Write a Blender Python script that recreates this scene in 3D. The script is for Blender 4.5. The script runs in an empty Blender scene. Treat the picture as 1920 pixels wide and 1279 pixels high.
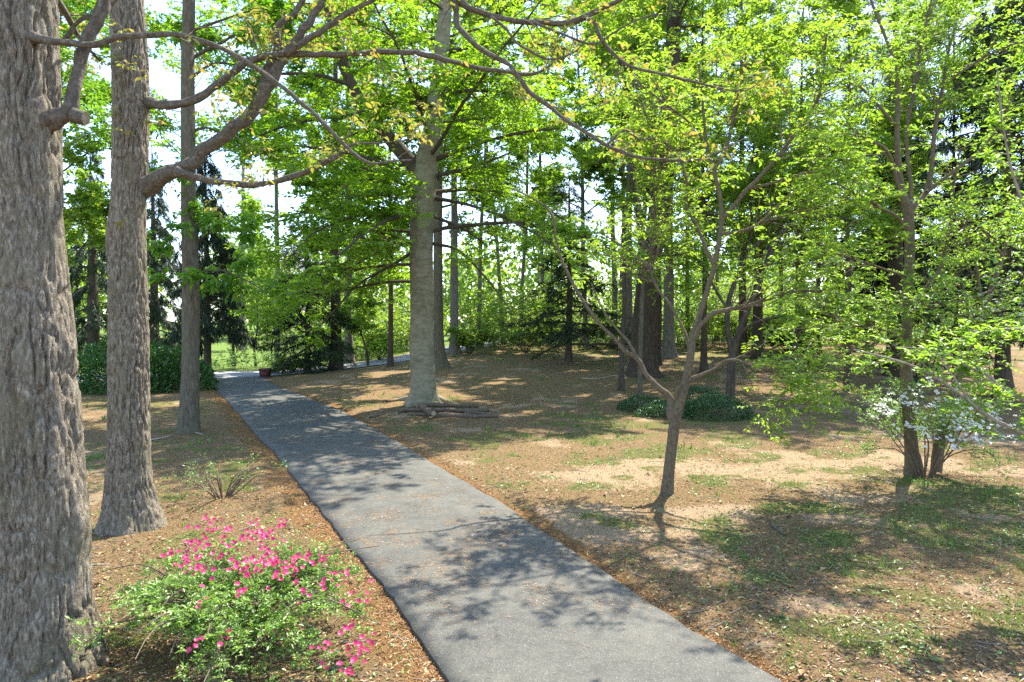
import bpy, math, random
import numpy as np
from mathutils import Vector, Matrix

# ------------------------------------------------------------------ camera, world, sun, exposure
SC = bpy.context.scene
COL = SC.collection
CAMH = 3.2
F = 1280.0                       # focal length in photo pixels (24 mm on 36 mm, 1920 px)
PITCH = math.atan(34.5 / F)
cam_d = bpy.data.cameras.new('camera')
cam = bpy.data.objects.new('camera', cam_d)
COL.objects.link(cam)
cam.location = (0, 0, CAMH)
cam.rotation_euler = (math.pi / 2 - PITCH, 0, 0)
cam_d.sensor_width = 36
cam_d.lens = 24
cam_d.clip_start = 0.05
cam_d.clip_end = 3000
SC.camera = cam

SUN_AZ = math.radians(31)        # clockwise from +Y
SUN_EL = math.radians(56)
world = bpy.data.worlds.new('World')
SC.world = world
world.use_nodes = True
wn, wl = world.node_tree.nodes, world.node_tree.links
wn.clear()
w_out = wn.new('ShaderNodeOutputWorld')
w_bg = wn.new('ShaderNodeBackground')
w_sky = wn.new('ShaderNodeTexSky')
w_sky.sky_type = 'NISHITA'
w_sky.sun_disc = False
w_sky.sun_elevation = SUN_EL
w_sky.sun_rotation = SUN_AZ
w_sky.air_density = 1.0
w_sky.dust_density = 0.5
w_sky.ozone_density = 3.0
w_tc = wn.new('ShaderNodeTexCoord')
w_no = wn.new('ShaderNodeTexNoise')
w_no.inputs['Scale'].default_value = 3.0
w_no.inputs['Detail'].default_value = 6.0
w_map = wn.new('ShaderNodeMapping')
w_map.inputs['Scale'].default_value = (1, 1, 2.6)
w_rm = wn.new('ShaderNodeMapRange')
w_rm.inputs['From Min'].default_value = 0.50
w_rm.inputs['From Max'].default_value = 0.70
w_mx = wn.new('ShaderNodeMix')
w_mx.data_type = 'RGBA'
w_mx.inputs['B'].default_value = (2.2, 2.35, 2.65, 1)
wl.new(w_tc.outputs['Generated'], w_map.inputs['Vector'])
wl.new(w_map.outputs['Vector'], w_no.inputs['Vector'])
wl.new(w_no.outputs['Fac'], w_rm.inputs['Value'])
wl.new(w_rm.outputs['Result'], w_mx.inputs['Factor'])
wl.new(w_sky.outputs['Color'], w_mx.inputs['A'])
wl.new(w_mx.outputs['Result'], w_bg.inputs['Color'])
w_bg.inputs['Strength'].default_value = 0.145
wl.new(w_bg.outputs['Background'], w_out.inputs['Surface'])

sun_d = bpy.data.lights.new('sun', 'SUN')
sun_d.energy = 3.7
sun_d.angle = math.radians(0.55)
sun_d.color = (1.0, 0.93, 0.80)
sun = bpy.data.objects.new('sun', sun_d)
COL.objects.link(sun)
SUN_DIR = Vector((math.sin(SUN_AZ) * math.cos(SUN_EL), math.cos(SUN_AZ) * math.cos(SUN_EL), math.sin(SUN_EL)))
sun.rotation_euler = (-SUN_DIR).to_track_quat('-Z', 'Y').to_euler()
sun.location = (0, 0, 40)

SC.view_settings.view_transform = 'Standard'
SC.view_settings.look = 'None'
SC.view_settings.gamma = 1
SC.view_settings.use_curve_mapping = False
SC.view_settings.exposure = 2.0
SC.render.engine = 'CYCLES'
cy = SC.cycles
cy.max_bounces = 10
cy.diffuse_bounces = 7
cy.glossy_bounces = 2
cy.transmission_bounces = 5
cy.transparent_max_bounces = 4
cy.use_denoising = False
cy.use_adaptive_sampling = True
cy.adaptive_threshold = 0.003
cy.sample_clamp_indirect = 6
cy.caustics_reflective = False
cy.caustics_refractive = False

# ------------------------------------------------------------------ small maths
RNG = np.random.default_rng(7)


def sstep(x, a, b):
    t = np.clip((np.asarray(x, float) - a) / (b - a), 0, 1)
    return t * t * (3 - 2 * t)


def _hash(ix, iy, iz, seed):
    h = (ix.astype(np.int64) * 374761393 + iy.astype(np.int64) * 668265263 + iz.astype(np.int64) * 2147483647 + seed * 974634541) & 0xffffffff
    h = ((h ^ (h >> 13)) * 1274126177) & 0xffffffff
    h = h ^ (h >> 16)
    h = (h * 2246822519) & 0xffffffff
    return ((h ^ (h >> 15)) & 0xffffff) / float(0xffffff) * 2 - 1


def vnoise(x, y, z=0.0, seed=0):
    x, y, z = np.broadcast_arrays(np.asarray(x, float), np.asarray(y, float), np.asarray(z, float))
    ix, iy, iz = np.floor(x), np.floor(y), np.floor(z)
    fx, fy, fz = x - ix, y - iy, z - iz
    u, v, w = [f * f * f * (f * (f * 6 - 15) + 10) for f in (fx, fy, fz)]
    r = 0
    for a in (0, 1):
        for b in (0, 1):
            for c in (0, 1):
                r = r + _hash(ix + a, iy + b, iz + c, seed) * (u if a else 1 - u) * (v if b else 1 - v) * (w if c else 1 - w)
    return r


def fbm(x, y, z=0.0, octs=4, seed=0):
    r, a, f = 0, 0.5, 1.0
    for o in range(octs):
        r = r + a * vnoise(np.asarray(x) * f, np.asarray(y) * f, np.asarray(z) * f, seed + o * 17)
        a *= 0.5
        f *= 2.03
    return r


def nrm(v):
    return v / np.maximum(np.linalg.norm(v, axis=-1, keepdims=True), 1e-9)


# ------------------------------------------------------------------ terrain
def terrain(x, y):
    x = np.asarray(x, float)
    y = np.asarray(y, float)
    h = 1.45 * sstep(y, 22, 58) * sstep(x, -17, -2)
    h = h + 0.5 * sstep(x, 8, 30) * sstep(y, 14, 45)
    h = h + 3.4 * sstep(y, 60, 170) * sstep(-x, 0, 25)
    h = h + 3.0 * sstep(y, 70, 200) * sstep(x, -25, 0)
    return h


def ray(px, py):
    dx, dy = (px - 960) / F, (py - 639.5) / F
    c, s = math.cos(PITCH), math.sin(PITCH)
    return np.array([dx, c - dy * s, -s - dy * c])


def P(px, py, d):
    return np.array([0, 0, CAMH]) + ray(px, py) * d


def G(px, py):
    r = ray(px, py)
    d = 2.0
    last = d
    while d < 400:
        p = np.array([0, 0, CAMH]) + r * d
        if p[2] <= terrain(p[0], p[1]):
            a, b = last, d
            for _ in range(30):
                m = (a + b) / 2
                q = np.array([0, 0, CAMH]) + r * m
                if q[2] <= terrain(q[0], q[1]):
                    b = m
                else:
                    a = m
            q = np.array([0, 0, CAMH]) + r * b
            return q
        last = d
        d *= 1.01
    return np.array([0, 0, CAMH]) + r * 400


def depth(p):
    c, s = math.cos(PITCH), math.sin(PITCH)
    return p[..., 1] * c - (p[..., 2] - CAMH) * s


def project(p):
    c, s = math.cos(PITCH), math.sin(PITCH)
    d = np.maximum(depth(p), 0.05)
    up = p[..., 1] * s + (p[..., 2] - CAMH) * c
    return 960 + F * p[..., 0] / d, 639.5 - F * up / d, d


# ------------------------------------------------------------------ materials
def mat(name):
    m = bpy.data.materials.new(name)
    m.use_nodes = True
    m.node_tree.nodes.clear()
    return m, m.node_tree.nodes, m.node_tree.links


def rgb(c):
    return (c[0], c[1], c[2], 1)


def ramp(n, stops):
    r = n.new('ShaderNodeValToRGB')
    e = r.color_ramp.elements
    while len(e) < len(stops):
        e.new(0.5)
    for el, (p, c) in zip(e, stops):
        el.position = p
        el.color = rgb(c)
    return r


def leaf_mat(name, cols, trans, tmix=0.5, gloss=0.05, rough=0.45):
    m, n, l = mat(name)
    out = n.new('ShaderNodeOutputMaterial')
    geo = n.new('ShaderNodeNewGeometry')
    oi = n.new('ShaderNodeObjectInfo')
    ad = n.new('ShaderNodeMath')
    ad.operation = 'ADD'
    fr = n.new('ShaderNodeMath')
    fr.operation = 'FRACT'
    l.new(geo.outputs['Random Per Island'], ad.inputs[0])
    l.new(oi.outputs['Random'], ad.inputs[1])
    l.new(ad.outputs[0], fr.inputs[0])
    k = len(cols)
    r1 = ramp(n, [(i / max(k - 1, 1), c) for i, c in enumerate(cols)])
    r2 = ramp(n, [(i / max(k - 1, 1), (c[0] * trans[0], c[1] * trans[1], c[2] * trans[2])) for i, c in enumerate(cols)])
    l.new(fr.outputs[0], r1.inputs['Fac'])
    l.new(fr.outputs[0], r2.inputs['Fac'])
    df = n.new('ShaderNodeBsdfDiffuse')
    tr = n.new('ShaderNodeBsdfTranslucent')
    gl = n.new('ShaderNodeBsdfGlossy')
    gl.inputs['Roughness'].default_value = rough
    l.new(r1.outputs['Color'], df.inputs['Color'])
    l.new(r2.outputs['Color'], tr.inputs['Color'])
    mx = n.new('ShaderNodeMixShader')
    mx.inputs['Fac'].default_value = tmix
    l.new(df.outputs[0], mx.inputs[1])
    l.new(tr.outputs[0], mx.inputs[2])
    m2 = n.new('ShaderNodeMixShader')
    m2.inputs['Fac'].default_value = gloss
    l.new(mx.outputs[0], m2.inputs[1])
    l.new(gl.outputs[0], m2.inputs[2])
    l.new(m2.outputs[0], out.inputs['Surface'])
    return m


def bark_mat(name, cols, scale=(14, 14, 3), bump=0.5, patch=None, patch_scale=1.2, fine=90):
    m, n, l = mat(name)
    out = n.new('ShaderNodeOutputMaterial')
    bs = n.new('ShaderNodeBsdfPrincipled')
    bs.inputs['Roughness'].default_value = 0.9
    bs.inputs['Specular IOR Level'].default_value = 0.15
    tc = n.new('ShaderNodeTexCoord')
    mp = n.new('ShaderNodeMapping')
    mp.inputs['Scale'].default_value = scale
    l.new(tc.outputs['Object'], mp.inputs['Vector'])
    no = n.new('ShaderNodeTexNoise')
    no.inputs['Scale'].default_value = 1.0
    no.inputs['Detail'].default_value = 7
    no.inputs['Roughness'].default_value = 0.68
    no.inputs['Distortion'].default_value = 0.6
    l.new(mp.outputs[0], no.inputs['Vector'])
    k = len(cols)
    r = ramp(n, [(0.32 + 0.36 * i / (k - 1), c) for i, c in enumerate(cols)])
    l.new(no.outputs['Fac'], r.inputs['Fac'])
    col = r.outputs['Color']
    if patch:
        n2 = n.new('ShaderNodeTexNoise')
        n2.inputs['Scale'].default_value = patch_scale
        n2.inputs['Detail'].default_value = 5
        n2.inputs['Roughness'].default_value = 0.7
        l.new(tc.outputs['Object'], n2.inputs['Vector'])
        mr = n.new('ShaderNodeMapRange')
        mr.inputs['From Min'].default_value = 0.48
        mr.inputs['From Max'].default_value = 0.66
        mr.inputs['To Max'].default_value = 0.75
        l.new(n2.outputs['Fac'], mr.inputs['Value'])
        mx = n.new('ShaderNodeMix')
        mx.data_type = 'RGBA'
        mx.inputs['B'].default_value = rgb(patch)
        l.new(mr.outputs[0], mx.inputs['Factor'])
        l.new(col, mx.inputs['A'])
        col = mx.outputs['Result']
    l.new(col, bs.inputs['Base Color'])
    n3 = n.new('ShaderNodeTexNoise')
    n3.inputs['Scale'].default_value = fine
    n3.inputs['Detail'].default_value = 3
    l.new(tc.outputs['Object'], n3.inputs['Vector'])
    am = n.new('ShaderNodeMath')
    am.operation = 'MULTIPLY_ADD'
    am.inputs[1].default_value = 0.35
    l.new(n3.outputs['Fac'], am.inputs[0])
    l.new(no.outputs['Fac'], am.inputs[2])
    bp = n.new('ShaderNodeBump')
    bp.inputs['Strength'].default_value = bump
    bp.inputs['Distance'].default_value = 0.03
    l.new(am.outputs[0], bp.inputs['Height'])
    l.new(bp.outputs[0], bs.inputs['Normal'])
    l.new(bs.outputs[0], out.inputs['Surface'])
    return m


def plain_mat(name, c, rough=0.8, noise=None):
    m, n, l = mat(name)
    out = n.new('ShaderNodeOutputMaterial')
    bs = n.new('ShaderNodeBsdfPrincipled')
    bs.inputs['Roughness'].default_value = rough
    bs.inputs['Base Color'].default_value = rgb(c)
    if noise:
        tc = n.new('ShaderNodeTexCoord')
        no = n.new('ShaderNodeTexNoise')
        no.inputs['Scale'].default_value = noise[0]
        no.inputs['Detail'].default_value = 5
        l.new(tc.outputs['Object'], no.inputs['Vector'])
        r = ramp(n, [(0.35, c), (0.65, noise[1])])
        l.new(no.outputs['Fac'], r.inputs['Fac'])
        l.new(r.outputs['Color'], bs.inputs['Base Color'])
    l.new(bs.outputs[0], out.inputs['Surface'])
    return m


M = {}
T_ = (1.7, 1.55, 0.8)
M['beech_leaf'] = leaf_mat('beech_leaf', [(0.10, 0.21, 0.018), (0.15, 0.28, 0.024), (0.20, 0.33, 0.03)], (1.9, 1.75, 0.8), 0.62)
M['lime_leaf'] = leaf_mat('lime_leaf', [(0.13, 0.25, 0.026), (0.175, 0.305, 0.032), (0.23, 0.345, 0.045)], T_, 0.6)
M['dogwood_leaf'] = leaf_mat('dogwood_leaf', [(0.115, 0.24, 0.028), (0.16, 0.295, 0.036), (0.215, 0.34, 0.05)], T_, 0.56, 0.06)
M['hickory_leaf'] = leaf_mat('hickory_leaf', [(0.072, 0.196, 0.015), (0.108, 0.253, 0.020), (0.156, 0.310, 0.025)], T_, 0.55)
M['oak_leaf'] = leaf_mat('oak_leaf', [(0.17, 0.22, 0.03), (0.26, 0.27, 0.04), (0.34, 0.24, 0.07)], (1.3, 1.3, 0.9), 0.5)
M['spruce_needle'] = leaf_mat('spruce_needle', [(0.016, 0.032, 0.014), (0.026, 0.05, 0.02), (0.045, 0.075, 0.025)], (1, 1.2, 0.8), 0.25, 0.04)
M['hemlock_needle'] = leaf_mat('hemlock_needle', [(0.02, 0.04, 0.012), (0.035, 0.065, 0.018), (0.06, 0.10, 0.025)], (1, 1.2, 0.8), 0.3, 0.04)
M['pine_needle'] = leaf_mat('pine_needle', [(0.04, 0.085, 0.04), (0.065, 0.12, 0.06), (0.09, 0.15, 0.075)], (1, 1.2, 0.9), 0.3, 0.05)
M['shrub_leaf'] = leaf_mat('shrub_leaf', [(0.025, 0.075, 0.014), (0.045, 0.12, 0.022), (0.08, 0.18, 0.03)], (1, 1.2, 0.8), 0.25, 0.08, 0.4)
M['azalea_leaf'] = leaf_mat('azalea_leaf', [(0.13, 0.24, 0.035), (0.19, 0.33, 0.05), (0.27, 0.41, 0.09)], (1.2, 1.3, 0.8), 0.4, 0.06)
M['weed_leaf'] = leaf_mat('weed_leaf', [(0.08, 0.17, 0.025), (0.13, 0.25, 0.04), (0.19, 0.32, 0.06)], (1.1, 1.2, 0.8), 0.35, 0.06)
M['rhodo_leaf'] = leaf_mat('rhodo_leaf', [(0.03, 0.10, 0.015), (0.05, 0.14, 0.02), (0.08, 0.19, 0.03)], (1.2, 1.3, 0.8), 0.4, 0.06)
M['wood_leaf'] = leaf_mat('wood_leaf', [(0.110, 0.218, 0.030), (0.165, 0.276, 0.040), (0.231, 0.322, 0.060)], T_, 0.5)
M['pink_petal'] = leaf_mat('pink_petal', [(0.58, 0.025, 0.12), (0.66, 0.035, 0.18), (0.72, 0.06, 0.22)], (1, 1, 1), 0.35, 0.03)
M['white_petal'] = leaf_mat('white_petal', [(0.78, 0.78, 0.76), (0.82, 0.82, 0.80), (0.85, 0.85, 0.82)], (0.9, 0.9, 0.9), 0.35, 0.03)
M['yellow_petal'] = leaf_mat('yellow_petal', [(0.8, 0.5, 0.02), (0.85, 0.6, 0.03)], (1, 1, 1), 0.2)
M['grass_blade'] = leaf_mat('grass_blade', [(0.08, 0.16, 0.02), (0.13, 0.24, 0.03), (0.22, 0.30, 0.06)], (1.1, 1.2, 0.8), 0.35, 0.05)
M['litter'] = leaf_mat('litter', [(0.10, 0.055, 0.025), (0.30, 0.17, 0.07), (0.46, 0.31, 0.16), (0.20, 0.11, 0.05), (0.52, 0.40, 0.26)], (0.6, 0.6, 0.6), 0.12, 0.03)
M['orange_litter'] = leaf_mat('orange_litter', [(0.30, 0.15, 0.05), (0.42, 0.22, 0.075), (0.26, 0.15, 0.07), (0.48, 0.32, 0.16)], (0.6, 0.6, 0.6), 0.12, 0.03)
M['oak_bark'] = bark_mat('oak_bark', [(0.07, 0.053, 0.037), (0.205, 0.17, 0.125), (0.42, 0.375, 0.30)], (40, 40, 12), 1.0, patch=(0.20, 0.18, 0.115), patch_scale=2.2)
M['limb_bark'] = bark_mat('limb_bark', [(0.075, 0.062, 0.047), (0.135, 0.115, 0.09), (0.23, 0.20, 0.16)], (26, 26, 18), 0.9)
M['hickory_bark'] = bark_mat('hickory_bark', [(0.065, 0.054, 0.038), (0.125, 0.106, 0.075), (0.20, 0.175, 0.125)], (18, 18, 4), 0.9, patch=(0.11, 0.115, 0.07), patch_scale=1.5)
M['beech_bark'] = bark_mat('beech_bark', [(0.14, 0.125, 0.078), (0.235, 0.212, 0.145), (0.295, 0.27, 0.19)], (3, 3, 7), 0.2, patch=(0.12, 0.12, 0.066), patch_scale=1.3, fine=40)
M['pine_bark'] = bark_mat('pine_bark', [(0.035, 0.027, 0.02), (0.075, 0.056, 0.041), (0.125, 0.097, 0.072)], (12, 12, 3.5), 1.0)
M['dark_bark'] = bark_mat('dark_bark', [(0.045, 0.036, 0.027), (0.085, 0.068, 0.05), (0.13, 0.105, 0.08)], (12, 12, 3), 0.7)
M['gray_bark'] = bark_mat('gray_bark', [(0.12, 0.105, 0.085), (0.19, 0.17, 0.14), (0.26, 0.24, 0.20)], (10, 10, 2.5), 0.6)
M['dogwood_bark'] = bark_mat('dogwood_bark', [(0.075, 0.056, 0.038), (0.13, 0.102, 0.068), (0.20, 0.16, 0.11)], (25, 25, 14), 0.5, patch=(0.15, 0.125, 0.07), patch_scale=5)
M['pale_bark'] = bark_mat('pale_bark', [(0.17, 0.145, 0.11), (0.26, 0.22, 0.17), (0.36, 0.31, 0.25)], (20, 20, 12), 0.3)
M['azalea_bark'] = bark_mat('azalea_bark', [(0.09, 0.065, 0.045), (0.15, 0.11, 0.08), (0.22, 0.17, 0.12)], (40, 40, 20), 0.3)
M['log_bark'] = bark_mat('log_bark', [(0.07, 0.05, 0.035), (0.14, 0.105, 0.075), (0.24, 0.19, 0.14)], (25, 25, 25), 0.7)
M['log_end'] = plain_mat('log_end', (0.36, 0.26, 0.16), 0.8, (30, (0.26, 0.18, 0.10)))
M['box_red'] = plain_mat('box_red', (0.12, 0.022, 0.016), 0.6, (8, (0.085, 0.018, 0.014)))
M['stick'] = plain_mat('stick', (0.42, 0.36, 0.28), 0.8, (30, (0.30, 0.25, 0.19)))


# ------------------------------------------------------------------ mesh helpers
def new_mesh(name, verts, tris=None, quads=None, smooth=False, mats=(), attr=None):
    me = bpy.data.meshes.new(name)
    verts = np.asarray(verts, np.float32).reshape(-1, 3)
    tris = np.zeros((0, 3), np.int32) if tris is None else np.asarray(tris, np.int32).reshape(-1, 3)
    quads = np.zeros((0, 4), np.int32) if quads is None else np.asarray(quads, np.int32).reshape(-1, 4)
    me.vertices.add(len(verts))
    me.vertices.foreach_set('co', verts.ravel())
    li = np.concatenate([tris.ravel(), quads.ravel()])
    me.loops.add(len(li))
    me.loops.foreach_set('vertex_index', li)
    nf = len(tris) + len(quads)
    me.polygons.add(nf)
    st = np.concatenate([np.arange(len(tris)) * 3, len(tris) * 3 + np.arange(len(quads)) * 4]).astype(np.int32)
    me.polygons.foreach_set('loop_start', st)
    if smooth:
        me.polygons.foreach_set('use_smooth', np.ones(nf, bool))
    for m in mats:
        me.materials.append(m)
    if attr is not None:
        for an, av in attr.items():
            a = me.attributes.new(an, 'FLOAT_COLOR', 'POINT')
            a.data.foreach_set('color', np.asarray(av, np.float32).ravel())
    me.update()
    me.validate()
    return me


def link(name, me, parent=None, loc=None):
    o = bpy.data.objects.new(name, me)
    COL.objects.link(o)
    if loc is not None:
        o.location = loc
    if parent is not None:
        o.parent = parent
    return o


def thing(name, label, cat, loc, group=None):
    o = bpy.data.objects.new(name, None)
    COL.objects.link(o)
    o.empty_display_size = 0.2
    o.location = loc
    o['label'] = label
    o['category'] = cat
    if group:
        o['group'] = group
    return o


def tag(o, label, cat, group=None):
    o['label'] = label
    o['category'] = cat
    if group:
        o['group'] = group
    return o


class MB:
    """collects vertices and faces of one mesh"""
    def __init__(s):
        s.v, s.t, s.q, s.n = [], [], [], 0

    def add(s, v, t=None, q=None):
        v = np.asarray(v, float).reshape(-1, 3)
        if t is not None and len(t):
            s.t.append(np.asarray(t).reshape(-1, 3) + s.n)
        if q is not None and len(q):
            s.q.append(np.asarray(q).reshape(-1, 4) + s.n)
        s.v.append(v)
        s.n += len(v)

    def mesh(s, name, mats, origin=(0, 0, 0), smooth=False):
        if not s.v:
            return None
        return new_mesh(name, np.concatenate(s.v) - np.asarray(origin), np.concatenate(s.t) if s.t else None,
                        np.concatenate(s.q) if s.q else None, smooth, mats)


def resample(pts, spacing, nmin=4):
    """Catmull-Rom through rows (x,y,z,r)"""
    pts = np.asarray(pts, float)
    if len(pts) < 3:
        n = max(nmin, int(np.linalg.norm(pts[-1, :3] - pts[0, :3]) / spacing) + 1)
        t = np.linspace(0, 1, n)[:, None]
        return pts[0] * (1 - t) + pts[-1] * t
    ext = np.vstack([2 * pts[0] - pts[1], pts, 2 * pts[-1] - pts[-2]])
    out = []
    for i in range(1, len(ext) - 2):
        p0, p1, p2, p3 = ext[i - 1:i + 3]
        n = max(2, int(np.linalg.norm(p2[:3] - p1[:3]) / spacing))
        t = np.linspace(0, 1, n, endpoint=False)[:, None]
        out.append(0.5 * (2 * p1 + (p2 - p0) * t + (2 * p0 - 5 * p1 + 4 * p2 - p3) * t * t + (3 * p1 - p0 - 3 * p2 + p3) * t ** 3))
    out.append(pts[-1:])
    r = np.vstack(out)
    r[:, 3] = np.maximum(r[:, 3], pts[:, 3].min() * 0.6)
    return r


def tubes(mb, Pp, Rr, k=6, cap=False, rough=0.0):
    """Pp (M,N,3), Rr (M,N): batch of tubes"""
    Mn, N = Pp.shape[:2]
    if Mn == 0:
        return
    T = np.empty_like(Pp)
    T[:, 1:-1] = Pp[:, 2:] - Pp[:, :-2]
    T[:, 0] = Pp[:, 1] - Pp[:, 0]
    T[:, -1] = Pp[:, -1] - Pp[:, -2]
    T = nrm(T)
    mean = nrm(Pp[:, -1] - Pp[:, 0])
    ref = np.where(np.abs(mean[:, 2:3]) > 0.75, np.array([[1.0, 0, 0]]), np.array([[0, 0, 1.0]]))
    ref = ref[:, None, :]
    A = nrm(ref - (ref * T).sum(-1, keepdims=True) * T)
    B = np.cross(T, A)
    th = np.arange(k) * 2 * math.pi / k
    ring = A[:, :, None, :] * np.cos(th)[None, None, :, None] + B[:, :, None, :] * np.sin(th)[None, None, :, None]
    V = Pp[:, :, None, :] + ring * Rr[:, :, None, None]
    if rough:
        f = 34.0
        run = np.concatenate([np.zeros((Mn, 1)), np.cumsum(np.linalg.norm(np.diff(Pp, axis=1), axis=2), 1)], 1)[:, :, None]
        cc, ss = np.cos(th)[None, None] * Rr[:, :, None], np.sin(th)[None, None] * Rr[:, :, None]
        q = np.abs(vnoise(cc * f, ss * f, run * f * 0.22, 61))
        q = sstep(q, 0.0, 0.3) + 0.5 * vnoise(cc * f * 2, ss * f * 2, run * f * 0.7, 62)
        V = V + ring * ((q - 0.7) * np.minimum(rough, Rr * 0.34)[:, :, None])[..., None]
    idx = np.arange(Mn * N * k).reshape(Mn, N, k)
    a = idx[:, :-1, :]
    b = np.roll(a, -1, axis=2)
    c = idx[:, 1:, :]
    d = np.roll(c, -1, axis=2)
    q = np.stack([a, b, d, c], -1).reshape(-1, 4)
    mb.add(V.reshape(-1, 3), None, q)
    if cap:
        for m_ in range(Mn):
            for e, rev in ((0, True), (N - 1, False)):
                ring_i = np.arange(k) + (m_ * N + e) * k
                pts = V[m_, e]
                cen = pts.mean(0)
                tri = [(0, i + 1, (i + 1) % k + 1) if not rev else (0, (i + 1) % k + 1, i + 1) for i in range(k)]
                mb.add(np.vstack([cen, pts]), tri)


def spline_tube(mb, rows, k=8, spacing=0.15, knob=0.0, seed=0, rough=0.0):
    r = resample(rows, spacing)
    rr = r[:, 3].copy()
    if rough:
        # kinks, and a collar where the limb leaves its trunk
        s_ = np.concatenate([[0], np.cumsum(np.linalg.norm(np.diff(r[:, :3], axis=0), axis=1))])
        for a_ in range(3):
            w_ = vnoise(s_ * 2.6, seed * 3.1 + a_ * 9.7, 0, seed + 40) + 0.6 * vnoise(s_ * 6.5, seed * 5.3 + a_ * 4.1, 0, seed + 50)
            r[:, a_] += w_ * np.minimum(0.55 * rr, 0.045) * sstep(s_, 0.0, 0.35)
        rr = rr * (1 + 0.22 * np.exp(-s_ / (1.6 * rr[0] + 0.02)))
        rr = rr * (1 + 0.30 * np.clip(vnoise(s_ * 3.7, seed * 1.9, 0, seed + 60) - 0.45, 0, 1))
    if knob:
        s = np.arange(len(rr)) * spacing
        rr = rr * (1 + knob * vnoise(s * 3.1, seed * 7.7, 0, seed))
    # smoothed wander so limbs are not ruler-straight
    tubes(mb, r[None, :, :3], rr[None], k, rough=rough)
    return r


def trunk_mesh(mb, rows, k=24, spacing=0.15, flare=0.35, flare_h=0.45, lobes=0, lobe_amp=0.0, bark=0.0, bfreq=18.0, vstretch=0.14, seed=0, bumps=()):
    """rings are horizontal; rows (x,y,z,r) from the ground up"""
    r = resample(rows, spacing)
    n = len(r)
    th = np.arange(k) * 2 * math.pi / k
    h = (r[:, 2] - r[0, 2])[:, None]
    e = np.exp(-np.maximum(h - 0.1, 0) / flare_h)
    rad = r[:, 3][:, None] * (1 + flare * e)
    if lobes:
        rad = rad * (1 + lobe_amp * np.exp(-np.maximum(h - 0.05, 0) / (flare_h * 1.6)) * (np.cos(lobes * th[None] + seed) * 0.6 + 0.5 * np.cos((lobes + 2) * th[None] + seed * 2.3)))
    rad = rad * (1 + 0.05 * vnoise(np.cos(th)[None] * 1.2, np.sin(th)[None] * 1.2, h * 0.9, seed + 3))
    if bark:
        cx, sy, hz = np.cos(th)[None] * rad, np.sin(th)[None] * rad, h + 0 * rad
        wx = 0.05 * vnoise(cx * 4, sy * 4, hz * 2.5, seed + 11)
        wy = 0.05 * vnoise(cx * 4, sy * 4, hz * 2.5, seed + 12)
        a1 = np.abs(vnoise((cx + wx) * bfreq, (sy + wy) * bfreq, hz * bfreq * vstretch, seed + 5))
        a2 = np.abs(vnoise((cx + wx) * bfreq * 2.1, (sy + wy) * bfreq * 2.1, hz * bfreq * vstretch * 1.7, seed + 6))
        a3 = vnoise(cx * bfreq * 4, sy * bfreq * 4, hz * bfreq * 1.1, seed + 8)
        ridge = 0.85 * sstep(a1, 0.0, 0.26) + 0.4 * sstep(a2, 0.0, 0.3) + 0.10 * a3
        amp = bark * (0.75 + 0.5 * vnoise(cx * 1.5, sy * 1.5, hz * 0.8, seed + 9))
        rad = rad + amp * (ridge - 0.55)
    for (bz, bth, bw, bh, ba) in bumps:
        dth = (th[None] - bth + math.pi) % (2 * math.pi) - math.pi
        rad = rad + ba * np.exp(-(dth / bw) ** 2 - ((r[:, 2][:, None] - bz) / bh) ** 2)
    V = np.empty((n, k, 3))
    V[:, :, 0] = r[:, 0:1] + rad * np.cos(th)
    V[:, :, 1] = r[:, 1:2] + rad * np.sin(th)
    V[:, :, 2] = r[:, 2:3]
    idx = np.arange(n * k).reshape(n, k)
    a, c = idx[:-1], idx[1:]
    b, d = np.roll(a, -1, 1), np.roll(c, -1, 1)
    mb.add(V.reshape(-1, 3), None, np.stack([a, b, d, c], -1).reshape(-1, 4))
    return r


def fixed_n(rows, N):
    """rows (n,4) -> N samples evenly along length"""
    rows = np.asarray(rows, float)
    s = np.concatenate([[0], np.cumsum(np.linalg.norm(np.diff(rows[:, :3], axis=0), axis=1))])
    t = np.linspace(0, s[-1], N)
    return np.stack([np.interp(t, s, rows[:, i]) for i in range(4)], 1)


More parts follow.
